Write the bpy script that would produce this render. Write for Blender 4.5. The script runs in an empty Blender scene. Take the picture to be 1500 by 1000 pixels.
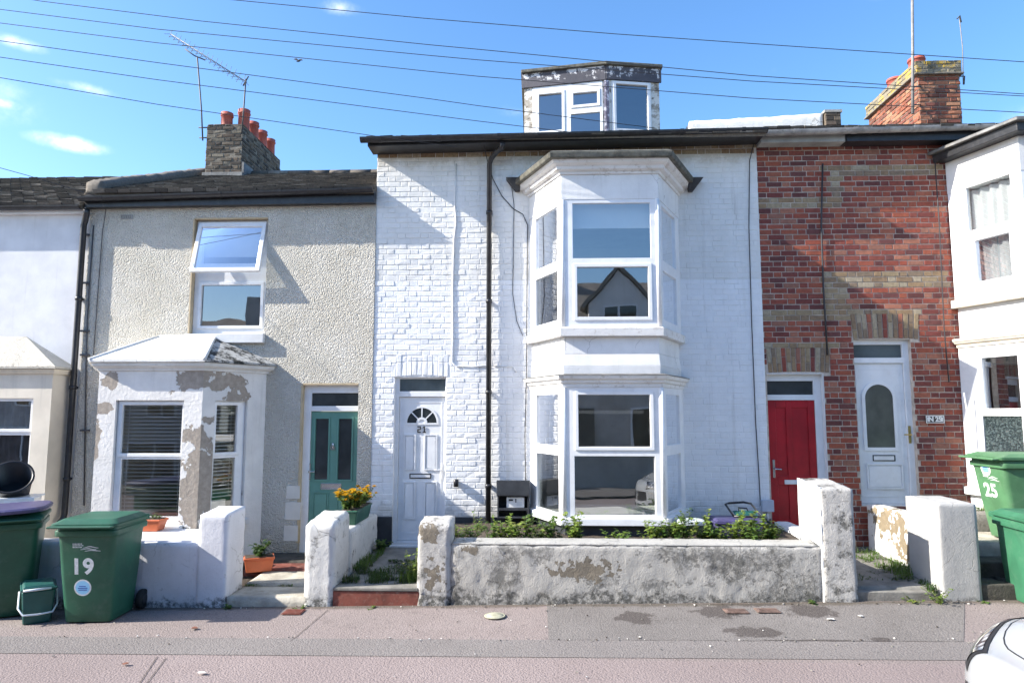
import bpy, bmesh, math, random
from mathutils import Vector, Matrix, noise
random.seed(7)
S = bpy.context.scene
COL = S.collection
R = math.radians

# ------------------------------------------------------------------ camera
FPX, DC, ZC = 1000.0, 9.35, 2.04
PITCH, YAW = R(6.0), R(2.0)
CAM = Vector((0, -DC, ZC))
cam = bpy.data.cameras.new('camera'); cam.lens = 24; cam.sensor_width = 36
cam.clip_start = 0.05; cam.clip_end = 2000
co = bpy.data.objects.new('camera', cam); COL.objects.link(co)
co.location = CAM; co.rotation_euler = (R(90) + PITCH, 0, YAW)
S.camera = co
_FW = Vector((-math.sin(YAW)*math.cos(PITCH), math.cos(YAW)*math.cos(PITCH), math.sin(PITCH)))
_RT = Vector((math.cos(YAW), math.sin(YAW), 0))
_UP = Vector((math.sin(YAW)*math.sin(PITCH), -math.cos(YAW)*math.sin(PITCH), math.cos(PITCH)))
def ray(px, py): return _FW + _RT*((px-750)/FPX) + _UP*((500-py)/FPX)
def F(px, py, y=0.0):
    "measured photo point -> (x, z) on the upright plane at depth y"
    r = ray(px, py); t = (y-CAM.y)/r.y; return CAM.x+t*r.x, CAM.z+t*r.z
def FX(px, py, y=0.0): return F(px, py, y)[0]
def FZ(px, py, y=0.0): return F(px, py, y)[1]
def P3(px, py, y): x, z = F(px, py, y); return Vector((x, y, z))
def G(px, py, z=0.0):
    r = ray(px, py); t = (z-CAM.z)/r.z; return CAM.x+t*r.x, CAM.y+t*r.y
def CP(px, py, A, B):
    "measured point -> (u, z) on the upright plane through A and B"
    d = Vector((B[0]-A[0], B[1]-A[1])); n = Vector((d.y, -d.x)); r = ray(px, py)
    t = ((A[0]-CAM.x)*n.x+(A[1]-CAM.y)*n.y)/(r.x*n.x+r.y*n.y)
    q = CAM+r*t; return ((q.x-A[0])*d.x+(q.y-A[1])*d.y)/d.length, q.z

# ------------------------------------------------------------------ node helpers
class NT:
    def __init__(s, name):
        s.m = bpy.data.materials.new(name); s.m.use_nodes = True
        s.t = s.m.node_tree; s.t.nodes.clear()
        s.out = s.n('ShaderNodeOutputMaterial')
        s.geo = s.n('ShaderNodeNewGeometry'); s.pos = s.geo.outputs['Position']
    def n(s, typ, **kw):
        x = s.t.nodes.new(typ)
        for k, v in kw.items(): setattr(x, k, v)
        return x
    def lk(s, a, b): s.t.links.new(a, b)
    def put(s, sock, v):
        if isinstance(v, bpy.types.NodeSocket): s.lk(v, sock)
        elif isinstance(v, (tuple, list)) and sock.type == 'RGBA' and len(v) == 3: sock.default_value = (*v, 1)
        else: sock.default_value = v
    def math(s, op, a, b=None, c=None, clamp=False):
        x = s.n('ShaderNodeMath', operation=op); x.use_clamp = clamp
        s.put(x.inputs[0], a)
        if b is not None: s.put(x.inputs[1], b)
        if c is not None: s.put(x.inputs[2], c)
        return x.outputs[0]
    def vmath(s, op, a, b=None):
        x = s.n('ShaderNodeVectorMath', operation=op); s.put(x.inputs[0], a)
        if b is not None: s.put(x.inputs[1], b)
        return x
    def noise(s, scale, detail=4, rough=.55, vec=None, dist=0.0):
        x = s.n('ShaderNodeTexNoise'); s.put(x.inputs['Vector'], vec if vec is not None else s.pos)
        x.inputs['Scale'].default_value = scale; x.inputs['Detail'].default_value = detail
        x.inputs['Roughness'].default_value = rough; x.inputs['Distortion'].default_value = dist
        return x.outputs['Fac']
    def noise_col(s, scale, detail=4):
        x = s.n('ShaderNodeTexNoise'); s.lk(s.pos, x.inputs['Vector']); x.inputs['Scale'].default_value = scale; x.inputs['Detail'].default_value = detail
        y = s.vmath('SUBTRACT', x.outputs['Color'], (.5, .5, .5)); return s.vmath('MULTIPLY', y.outputs[0], (.35, .35, .35)).outputs[0]
    def voro(s, scale, feature='F1', vec=None):
        x = s.n('ShaderNodeTexVoronoi', feature=feature); s.put(x.inputs['Vector'], vec if vec is not None else s.pos)
        x.inputs['Scale'].default_value = scale; return x
    def ramp(s, fac, stops, interp='LINEAR'):
        x = s.n('ShaderNodeValToRGB'); r = x.color_ramp; r.interpolation = interp
        while len(r.elements) < len(stops): r.elements.new(0.5)
        for e, (p, c) in zip(r.elements, stops):
            e.position = p; e.color = (*c, 1) if isinstance(c, (tuple, list)) else (c, c, c, 1)
        s.put(x.inputs[0], fac); return x.outputs[0]
    def step(s, v, lo, hi):
        x = s.n('ShaderNodeMapRange', interpolation_type='SMOOTHSTEP'); s.put(x.inputs[0], v)
        x.inputs[1].default_value = lo; x.inputs[2].default_value = hi; return x.outputs[0]
    def mix(s, fac, a, b, mode='MIX'):
        x = s.n('ShaderNodeMix', data_type='RGBA', blend_type=mode)
        s.put(x.inputs[0], fac); s.put(x.inputs[6], a); s.put(x.inputs[7], b); return x.outputs[2]
    def sep(s, v=None):
        x = s.n('ShaderNodeSeparateXYZ'); s.put(x.inputs[0], v if v is not None else s.pos); return x.outputs
    def spots(s, pts, nscale=9, namp=.75):
        "irregular patches round given points: (x, y, z, radius x, radius z)"
        nz = s.math('MULTIPLY', s.math('SUBTRACT', s.noise(nscale, 5, .6), .5), namp*6); tot = None
        for (x, y, z, rx, rz) in pts:
            d = s.vmath('SUBTRACT', s.pos, (x, y, z)).outputs[0]
            d = s.vmath('DIVIDE', d, (rx, max(rx, .25), rz)).outputs[0]
            l = s.vmath('LENGTH', d).outputs['Value']
            v = s.math('SUBTRACT', 1.0, l); tot = v if tot is None else s.math('MAXIMUM', tot, v)
        return s.step(s.math('ADD', tot, nz), 0.0, .05)
    def bump(s, h, dist=.01, strength=1.0, normal=None):
        x = s.n('ShaderNodeBump'); s.put(x.inputs['Height'], h); x.inputs['Distance'].default_value = dist
        x.inputs['Strength'].default_value = strength
        if normal is not None: s.lk(normal, x.inputs['Normal'])
        return x.outputs[0]
    def bsdf(s, color, rough=.6, normal=None, metal=0.0, spec=.5, **kw):
        p = s.n('ShaderNodeBsdfPrincipled'); s.put(p.inputs['Base Color'], color); s.put(p.inputs['Roughness'], rough)
        p.inputs['Metallic'].default_value = metal; p.inputs['Specular IOR Level'].default_value = spec
        if normal is not None: s.lk(normal, p.inputs['Normal'])
        for k, v in kw.items(): s.put(p.inputs[k], v)
        s.lk(p.outputs[0], s.out.inputs[0]); return p
M = {}
def simple(name, c, rough=.5, var=.12, scale=6, bumpd=0.0, bscale=60, metal=0.0, spec=.5, dirt=None):
    t = NT(name); n = t.noise(scale, 5)
    col = t.mix(t.step(n, .3, .7), tuple(v*(1-var) for v in c), tuple(min(1, v*(1+var)) for v in c))
    if dirt:
        dc, amt = dirt
        col = t.mix(t.math('MULTIPLY', t.step(t.noise(scale*2.3, 8, .7), .5, .75), amt), col, dc)
    nb = t.bump(t.noise(bscale, 4), bumpd) if bumpd else None
    t.bsdf(col, rough, nb, metal, spec); M[name] = t.m; return t.m

def mk_white_brick():
    t = NT('white_painted_brick'); x, y, z = t.sep()
    n = t.noise(3, 6, .6); f = t.noise(40, 5, .7)
    fresh = t.mix(t.step(n, .3, .7), (.76, .765, .77), (.83, .83, .83))
    old = t.mix(t.step(n, .35, .7), (.70, .69, .66), (.77, .76, .74))
    line = t.math('ADD', z, t.math('MULTIPLY', t.math('SUBTRACT', t.noise(2.2, 5), .5), .05))
    c = t.mix(t.step(line, 3.86, 3.88), fresh, old)
    # dark pin-holes and flaked spots in the paint
    isl = t.geo.outputs['Random Per Island']
    fl = t.math('MULTIPLY', t.step(t.noise(9, 8, .75), .63, .68), .45)
    c = t.mix(fl, c, (.42, .39, .34))
    c = t.mix(t.math('MULTIPLY', isl, .10), c, (.55, .55, .55))
    sv = t.n('ShaderNodeMapping'); t.lk(t.pos, sv.inputs['Vector']); sv.inputs['Scale'].default_value = (7, 7, .45)
    c = t.mix(t.math('MULTIPLY', t.step(t.noise(1.0, 7, .68, sv.outputs[0]), .53, .70), .30), c, (.42, .39, .34))
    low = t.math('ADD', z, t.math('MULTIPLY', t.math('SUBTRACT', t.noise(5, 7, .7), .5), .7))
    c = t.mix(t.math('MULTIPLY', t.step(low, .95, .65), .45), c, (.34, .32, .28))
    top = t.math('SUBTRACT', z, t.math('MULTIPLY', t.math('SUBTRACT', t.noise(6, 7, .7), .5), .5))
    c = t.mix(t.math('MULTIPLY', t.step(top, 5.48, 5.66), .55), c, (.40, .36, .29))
    h = t.math('ADD', t.math('MULTIPLY', f, .6), t.math('MULTIPLY', t.noise(11, 4), 1.4))
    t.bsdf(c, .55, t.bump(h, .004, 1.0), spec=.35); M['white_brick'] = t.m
mk_white_brick()

def mk_brick(name, cols, mort=None, dark=.35):
    t = NT(name); isl = t.geo.outputs['Random Per Island']
    c = t.ramp(isl, [(i/(len(cols)-1), k) for i, k in enumerate(cols)], 'CONSTANT' if len(cols) > 5 else 'LINEAR')
    v = t.noise(28, 6, .65)
    c = t.mix(t.step(v, .3, .75), t.mix(.4, c, (.02, .015, .012)), c)
    c = t.mix(t.math('MULTIPLY', t.step(t.noise(4.5, 7, .65), .55, .72), dark), c, (.05, .04, .035))
    c = t.mix(t.math('MULTIPLY', t.step(t.noise(7, 7, .7), .62, .74), .3), c, (.42, .36, .30))
    t.bsdf(c, .85, t.bump(t.noise(70, 5, .7), .004), spec=.25); M[name] = t.m
mk_brick('red_brick', [(.36, .10, .062), (.30, .078, .054), (.21, .058, .049), (.39, .13, .08), (.27, .078, .058), (.15, .052, .048),
                       (.37, .105, .062), (.33, .15, .105), (.35, .09, .056), (.23, .066, .054), (.42, .17, .11), (.29, .078, .056), (.18, .066, .06), (.38, .12, .074)], dark=.3)
mk_brick('yellow_brick', [(.36, .27, .165), (.40, .315, .205), (.29, .20, .125), (.42, .35, .25), (.34, .23, .135), (.27, .20, .14), (.36, .20, .115)])
mk_brick('chimney_brick', [(.12, .10, .078), (.08, .068, .055), (.16, .13, .098), (.06, .052, .045), (.13, .10, .078), (.19, .17, .135), (.10, .09, .075)], dark=.5)
mk_brick('red_chimney_brick', [(.40, .17, .10), (.30, .10, .06), (.22, .08, .06), (.44, .22, .13), (.34, .13, .08), (.18, .07, .05), (.42, .25, .17)], dark=.65)
mk_brick('roof_tile', [(.13, .112, .093), (.16, .138, .112), (.10, .088, .074), (.20, .175, .145), (.15, .128, .105), (.115, .10, .085), (.08, .07, .06), (.25, .225, .19), (.13, .115, .095), (.065, .06, .053)], dark=.35)
simple('mortar', (.54, .47, .40), .95, .2, 12, .006, 120, spec=.2)
simple('chimney_mortar', (.20, .18, .15), .95, .25, 12, .006, 120, spec=.2)

def mk_pebble():
    t = NT('pebbledash_render'); x, y, z = t.sep()
    v = t.voro(58); d = v.outputs['Distance']
    w = t.noise(32, 5, .65)
    h = t.math('ADD', t.math('MULTIPLY', d, -1.0), t.math('MULTIPLY', w, 1.1))
    n = t.noise(1.6, 7, .6)
    c = t.mix(t.step(n, .3, .7), (.615, .58, .50), (.705, .675, .605))
    c = t.mix(t.math('MULTIPLY', t.step(t.noise(26, 5, .7), .52, .72), .35), c, (.40, .35, .27))
    c = t.mix(t.math('MULTIPLY', t.step(t.noise(3.3, 8, .7), .58, .72), .45), c, (.42, .37, .29))
    lg = t.math('ADD', z, t.math('MULTIPLY', n, .35))
    c = t.mix(t.math('MULTIPLY', t.step(lg, .75, .35), .55), c, (.40, .35, .26))
    t.bsdf(c, .9, t.bump(h, .027, 1.0), spec=.2); M['pebbledash'] = t.m
mk_pebble()

def mk_render(name, base, patch_pts=(), patch_col=(.30, .26, .22), mould=.0, bd=.003, ochre_pts=(), pscale=9, grime=(.05, .05, .045), mscale=5, mthr=.56, foot=0.0, mould_pts=()):
    t = NT(name); n = t.noise(2.5, 7, .6)
    c = t.mix(t.step(n, .3, .7), tuple(v*.9 for v in base), tuple(min(.85, v*1.06) for v in base))
    h = t.math('ADD', t.math('MULTIPLY', t.noise(22, 6, .65), 1.0), t.math('MULTIPLY', t.noise(95, 4, .6), .35))
    sv = t.n('ShaderNodeMapping'); t.lk(t.pos, sv.inputs['Vector']); sv.inputs['Scale'].default_value = (9, 9, .55)
    sk = t.math('MULTIPLY', t.step(t.noise(1.0, 6, .65, sv.outputs[0]), .54, .72), .22)
    c = t.mix(sk, c, (.36, .34, .30))
    if mould:
        m1 = t.math('MULTIPLY', t.step(t.noise(mscale, 9, .78), mthr, mthr+.12), mould)
        m2 = t.math('MULTIPLY', t.step(t.noise(mscale*4.5, 9, .8), .55, .70), mould*.75)
        c = t.mix(m2, c, (.33, .32, .30)); c = t.mix(m1, c, grime)
        h = t.math('SUBTRACT', h, t.math('MULTIPLY', m1, .5))
        if foot:
            # splash-back staining with a ragged upper edge
            zz_ = t.math('ADD', t.sep()[2], t.math('MULTIPLY', t.math('SUBTRACT', t.noise(3.5, 8, .7), .5), .55))
            ft_ = t.math('MULTIPLY', t.step(zz_, foot+.06, foot-.02), t.step(t.noise(16, 7, .75), .38, .58))
            c = t.mix(t.math('MULTIPLY', ft_, .85), c, grime)
        wv = t.n('ShaderNodeTexVoronoi', feature='DISTANCE_TO_EDGE'); wv.inputs['Scale'].default_value = 2.6
        t.put(wv.inputs['Vector'], t.vmath('ADD', t.pos, t.noise_col(4, 6)).outputs[0])
        ck = t.math('MULTIPLY', t.step(wv.outputs['Distance'], .012, .004), t.step(t.noise(2.2, 4), .5, .6))
        c = t.mix(t.math('MULTIPLY', ck, .4), c, (.06, .056, .05)); h = t.math('SUBTRACT', h, t.math('MULTIPLY', ck, .7))
    if mould_pts:
        p = t.math('MULTIPLY', t.spots(mould_pts, 10, 1.0), .6); c = t.mix(t.math('MULTIPLY', p, t.step(t.noise(24, 8, .75), .36, .6)), c, grime)
    if patch_pts:
        p = t.spots(patch_pts, pscale); c = t.mix(p, c, t.mix(t.step(t.noise(14, 6, .7), .35, .7), patch_col, tuple(v*1.35 for v in patch_col)))
        h = t.math('SUBTRACT', h, t.math('MULTIPLY', p, .9))
    if ochre_pts:
        p = t.spots(ochre_pts, 12); c = t.mix(p, c, t.mix(t.noise(30, 5, .7), (.25, .215, .165), (.13, .115, .095)))
        h = t.math('SUBTRACT', h, t.math('MULTIPLY', p, 1.2))
    h = t.math('ADD', h, t.math('MULTIPLY', t.noise(58, 5, .75), .9 if mould else 0.0))
    t.bsdf(c, .8, t.bump(h, bd), spec=.25); M[name] = t.m
mk_render('bay_paint', (.74, .74, .735), bd=.002, mould=.10, mthr=.62)
mk_render('white_render', (.70, .70, .69), bd=.0015)
mk_render('cream_patch', (.66, .63, .57), bd=.002)
mk_render('cream_render', (.70, .64, .54), bd=.0015)
mk_render('left_wall_render', (.69, .69, .70), bd=.0015)
mk_render('lavender_render', (.66, .66, .72), bd=.002, mould=.25)
simple('upvc', (.74, .75, .765), .28, .05, 5, spec=.5, dirt=((.56, .55, .53), .35))
simple('white_gloss', (.72, .73, .735), .4, .05, 4, .0012, 25, spec=.4)
simple('black_gutter', (.018, .019, .023), .38, .3, 9, spec=.5, dirt=((.10, .095, .085), .35))
simple('grey_gutter', (.30, .29, .28), .7, .25, 8, .002, 60, dirt=((.09, .08, .07), .6))
simple('charcoal_paint', (.030, .034, .042), .55, .25, 5, .002, 40, dirt=((.10, .10, .10), .3))
simple('lead', (.15, .15, .145), .6, .35, 7, .004, 18, dirt=((.30, .27, .22), .5))
simple('mossy_lead', (.095, .092, .075), .8, .4, 10, .006, 30, dirt=((.26, .22, .15), .55))
simple('slate_black', (.04, .04, .042), .7, .4, 10)
simple('terracotta', (.44, .13, .065), .75, .15, 9, .001, 60)
simple('clay_pot', (.36, .085, .06), .7, .22, 7, .002, 40, dirt=((.16, .07, .05), .5))
simple('orange_plastic', (.60, .15, .06), .45, .08, 8)
simple('black_plastic', (.012, .012, .014), .4, .2, 8)
simple('rubber', (.012, .012, .012), .8, .2, 20)
simple('grey_plastic', (.42, .47, .55), .45, .08, 8)
simple('white_plastic', (.72, .72, .72), .4, .06, 8, dirt=((.45, .43, .40), .3))
simple('clear_plastic', (.62, .66, .70), .3, .08, 8)
simple('purple_plastic', (.055, .048, .125), .42, .15, 8, dirt=((.30, .28, .36), .3))
simple('bin_green', (.016, .092, .054), .46, .18, 3, .0008, 90, dirt=((.075, .135, .10), .55))
simple('faded_bin_green', (.068, .175, .08), .55, .18, 3, .0008, 90, dirt=((.16, .25, .15), .55))
simple('bright_bin_green', (.036, .145, .078), .5, .18, 3, .0008, 90, dirt=((.10, .20, .13), .5))
simple('teal_plastic', (.012, .085, .075), .45, .12, 6)
simple('bin_print', (.72, .74, .74), .6, .1, 40, dirt=((.15, .25, .2), .5))
simple('sticker_blue', (.30, .62, .88), .5, .05, 20)
simple('sticker_ink', (.05, .12, .42), .5, .05, 20)
simple('teal_door', (.12, .275, .225), .42, .05, 5, spec=.45)
simple('red_door', (.36, .008, .016), .38, .18, 4, .0008, 30, spec=.45)
simple('chrome', (.55, .55, .56), .25, .05, 8, metal=1.0)
simple('brass', (.50, .36, .14), .35, .1, 8, metal=1.0)
simple('aerial_metal', (.20, .195, .19), .55, .2, 12)
simple('aerial_dark', (.06, .06, .065), .6, .15, 12)
simple('white_wire', (.65, .65, .65), .6, .1, 8)
simple('dark_wire', (.03, .03, .035), .6, .1, 8)
simple('ink_black', (.012, .012, .012), .5, .1, 8)
simple('white_print', (.75, .75, .73), .6, .05, 8)
simple('lcd', (.20, .24, .22), .3, .05, 8)
simple('curtain', (.66, .67, .70), .9, .06, 3)
simple('grey_curtain', (.30, .29, .32), .9, .2, 5)
simple('blind_slat', (.70, .70, .72), .6, .05, 3)
simple('roller_blind', (.62, .64, .66), .9, .03, 3)
simple('room_wall', (.46, .46, .42), .9, .1, 1)
simple('soil', (.06, .045, .032), .95, .4, 20, .02, 40)
simple('slab_stone', (.20, .19, .17), .9, .25, 5, .006, 50, dirt=((.07, .08, .05), .6))
simple('pale_slab', (.40, .37, .31), .9, .25, 5, .006, 50, dirt=((.20, .17, .12), .6))
simple('tile_step', (.16, .045, .03), .7, .35, 7, .003, 40, dirt=((.28, .22, .18), .5))
simple('grey_concrete', (.30, .295, .275), .9, .18, 4, .004, 60, dirt=((.14, .14, .12), .5))
simple('dark_step', (.055, .05, .042), .9, .4, 6, .006, 40, dirt=((.13, .12, .09), .5))
simple('bark', (.09, .07, .05), .9, .3, 12, .004, 50)
simple('rust_iron', (.16, .105, .085), .8, .3, 14, .003, 80, dirt=((.36, .26, .22), .6))
simple('stone_cover', (.38, .37, .27), .9, .15, 14, .003, 80)
simple('litter', (.62, .60, .56), .8, .1, 8)
simple('dead_leaf', (.16, .06, .035), .8, .2, 8)
simple('car_trim', (.02, .02, .022), .45, .2, 8)
simple('tyre', (.02, .02, .02), .85, .2, 20)
simple('opposite_wall', (.42, .40, .38), .9, .2, 2, dirt=((.15, .13, .12), .5))
simple('opposite_roof', (.19, .17, .15), .9, .25, 4, .01, 6)
simple('bird_feather', (.10, .10, .11), .8, .2, 20)

def mk_dormer():
    t = NT('weathered_paint'); c = t.mix(t.step(t.noise(3, 6), .3, .7), (.66, .65, .63), (.74, .73, .72))
    p = t.step(t.noise(8, 9, .75), .52, .62); c = t.mix(t.math('MULTIPLY', p, .5), c, (.36, .30, .25))
    t.bsdf(c, .7, t.bump(t.noise(25, 6, .7), .004)); M['weathered_paint'] = t.m
    t = NT('flaking_paint'); c = t.mix(t.step(t.noise(3, 6), .3, .7), (.60, .58, .53), (.70, .69, .66))
    p = t.step(t.noise(5.5, 9, .72), .5, .56); c = t.mix(t.math('MULTIPLY', p, .75), c, (.28, .23, .17))
    q = t.step(t.noise(11, 9, .75), .56, .6); c = t.mix(t.math('MULTIPLY', q, .8), c, (.10, .09, .08))
    t.bsdf(c, .8, t.bump(t.noise(25, 6, .7), .006)); M['flaking_paint'] = t.m
    t = NT('flaking_fascia'); c = t.mix(t.step(t.noise(3, 6), .3, .7), (.055, .055, .07), (.09, .085, .10))
    x, y, z = t.sep()
    v = t.math('ADD', t.noise(7, 9, .75), t.math('MULTIPLY', t.math('SUBTRACT', z, 7.18), .55))
    c = t.mix(t.step(v, .58, .61), c, (.58, .58, .60))
    t.bsdf(c, .75, t.bump(t.noise(25, 6, .7), .006)); M['flaking_fascia'] = t.m
    t = NT('painted_post'); c = t.mix(t.step(t.noise(13, 9, .75), .44, .5), (.50, .50, .58), (.13, .12, .17))
    t.bsdf(c, .8); M['painted_post'] = t.m
mk_dormer()

def mk_glass(name, tint=(.80, .83, .82), base=.075, gain=1.25, wob=.00018):
    t = NT(name)
    fr = t.n('ShaderNodeFresnel'); fr.inputs[0].default_value = 1.6
    nb = t.bump(t.noise(1.3, 2), wob*10, 1.0)
    fac = t.math('MULTIPLY_ADD', fr.outputs[0], gain, base, clamp=True)
    tr = t.n('ShaderNodeBsdfTransparent'); tr.inputs[0].default_value = (*tint, 1)
    gl = t.n('ShaderNodeBsdfGlossy'); gl.inputs['Roughness'].default_value = .008; gl.inputs['Color'].default_value = (.95, .97, 1, 1)
    t.lk(nb, gl.inputs['Normal'])
    mx = t.n('ShaderNodeMixShader'); t.lk(fac, mx.inputs[0]); t.lk(tr.outputs[0], mx.inputs[1]); t.lk(gl.outputs[0], mx.inputs[2])
    t.lk(mx.outputs[0], t.out.inputs[0]); M[name] = t.m
mk_glass('window_glass', base=.19)
mk_glass('clear_glass', base=.06)
mk_glass('sky_glass', base=.20)
simple('frosted_glass', (.075, .095, .10), .22, .25, 3, spec=.8)
simple('dark_frosted', (.028, .034, .036), .12, .3, 4, spec=.8)
simple('olive_frosted', (.085, .09, .075), .25, .25, 3, spec=.7)
def mk_obscure():
    t = NT('obscured_glass'); v = t.voro(70)
    t.bsdf(t.mix(t.step(t.noise(45, 5, .7), .45, .62), (.02, .03, .03), (.10, .13, .13)), .08, t.bump(v.outputs['Distance'], .02), spec=1.0)
    M['obscured_glass'] = t.m
mk_obscure()
def mk_lamp_glass():
    t = NT('headlamp_glass'); v = t.voro(18)
    t.bsdf(t.mix(t.step(v.outputs['Distance'], .2, .6), (.62, .64, .66), (.10, .10, .11)), .08, spec=.9, **{'Coat Weight': 1.0}); M['headlamp'] = t.m
mk_lamp_glass()
def mk_car():
    t = NT('car_paint'); t.bsdf((.36, .375, .39), .2, None, spec=.5, **{'Coat Weight': .7, 'Coat Roughness': .03}); M['car_paint'] = t.m
    t = NT('car_glass'); t.bsdf((.012, .014, .016), .04, None, spec=.9); M['car_glass'] = t.m
mk_car()

def mk_tarmac(name, c1, c2, agg, stain=(.07, .065, .06), reps=()):
    t = NT(name); x, y, z = t.sep()
    v = t.voro(62); n = t.noise(1.4, 8, .65); f = t.noise(75, 3, .65)
    c = t.mix(t.step(n, .3, .7), c1, c2)
    c = t.mix(t.math('MULTIPLY', t.step(f, .5, .66), .6), c, agg)
    c = t.mix(t.math('MULTIPLY', t.step(t.noise(58, 3, .65), .53, .68), .75), c, stain)
    c = t.mix(t.math('MULTIPLY', t.step(t.noise(2.6, 9, .7), .58, .70), .35), c, stain)
    if reps:
        tot_ = None
        for (rx_, ry_, ax_, ay_) in reps:
            d_ = t.vmath('DIVIDE', t.vmath('SUBTRACT', t.pos, (rx_, ry_, .05)).outputs[0], (ax_, ay_, 9)).outputs[0]
            v_ = t.math('SUBTRACT', 1.0, t.vmath('LENGTH', d_).outputs['Value']); tot_ = v_ if tot_ is None else t.math('MAXIMUM', tot_, v_)
        tot_ = t.math('ADD', tot_, t.math('MULTIPLY', t.math('SUBTRACT', t.noise(5, 8, .68), .5), 2.2))
        c = t.mix(t.math('MULTIPLY', t.step(tot_, .0, .25), .8), c, t.mix(t.step(f, .5, .66), (.058, .048, .044), (.12, .105, .098)))
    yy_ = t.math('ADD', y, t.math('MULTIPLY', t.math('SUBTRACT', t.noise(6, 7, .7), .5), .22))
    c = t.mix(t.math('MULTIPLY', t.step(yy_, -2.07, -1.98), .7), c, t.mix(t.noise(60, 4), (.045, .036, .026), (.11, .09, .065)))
    if name != 'mid_tarmac': c = t.mix(t.math('MULTIPLY', t.step(t.noise(.7, 6, .6), .45, .65), .35), c, tuple(q*.72 for q in c1))
    h = t.math('ADD', t.math('MULTIPLY', v.outputs['Distance'], -.8), t.math('MULTIPLY', f, .6))
    t.bsdf(c, .92, t.bump(h, .006), spec=.25); M[name] = t.m
mk_tarmac('pink_tarmac', (.220, .182, .170), (.262, .219, .206), (.35, .30, .28), (.095, .078, .072))
mk_tarmac('road_tarmac', (.232, .187, .178), (.270, .221, .211), (.36, .30, .285), (.095, .075, .07))
mk_tarmac('grey_tarmac', (.182, .162, .153), (.218, .196, .186), (.27, .26, .245), (.075, .07, .066))
REP = [(.98, -2.36, .21, .20), (1.83, -2.20, .25, .18), (2.02, -2.72, .30, .14), (2.55, -2.90, .62, .045), (2.2, -1.93, .55, .16), (2.72, -2.18, .26, .20), (3.1, -2.86, .12, .06)]
mk_tarmac('mid_tarmac', (.152, .138, .129), (.186, .170, .160), (.26, .24, .225), (.075, .067, .062), reps=REP)
mk_tarmac('dark_tarmac', (.088, .075, .070), (.118, .102, .095), (.20, .18, .17), (.045, .04, .035))

def mk_leaf(name, cols):
    t = NT(name); isl = t.geo.outputs['Random Per Island']
    c = t.ramp(isl, [(i/(len(cols)-1), k) for i, k in enumerate(cols)])
    p = t.bsdf(c, .55, None, spec=.3)
    tr = t.n('ShaderNodeBsdfTranslucent'); t.put(tr.inputs[0], t.mix(.35, c, (.25, .32, .03)))
    mx = t.n('ShaderNodeMixShader'); mx.inputs[0].default_value = .32
    t.lk(p.outputs[0], mx.inputs[1]); t.lk(tr.outputs[0], mx.inputs[2]); t.lk(mx.outputs[0], t.out.inputs[0]); M[name] = t.m
mk_leaf('leaf', [(.045, .10, .022), (.075, .15, .03), (.10, .17, .04), (.14, .20, .045)])
mk_leaf('dark_leaf', [(.02, .05, .015), (.035, .075, .02), (.05, .10, .025)])
mk_leaf('light_leaf', [(.11, .19, .03), (.17, .26, .045), (.22, .30, .06), (.27, .28, .07)])
mk_leaf('marigold', [(.66, .30, .012), (.72, .48, .02), (.74, .58, .035), (.62, .18, .01), (.74, .55, .03)])
mk_leaf('stem', [(.09, .13, .04), (.16, .17, .06)])

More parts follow.
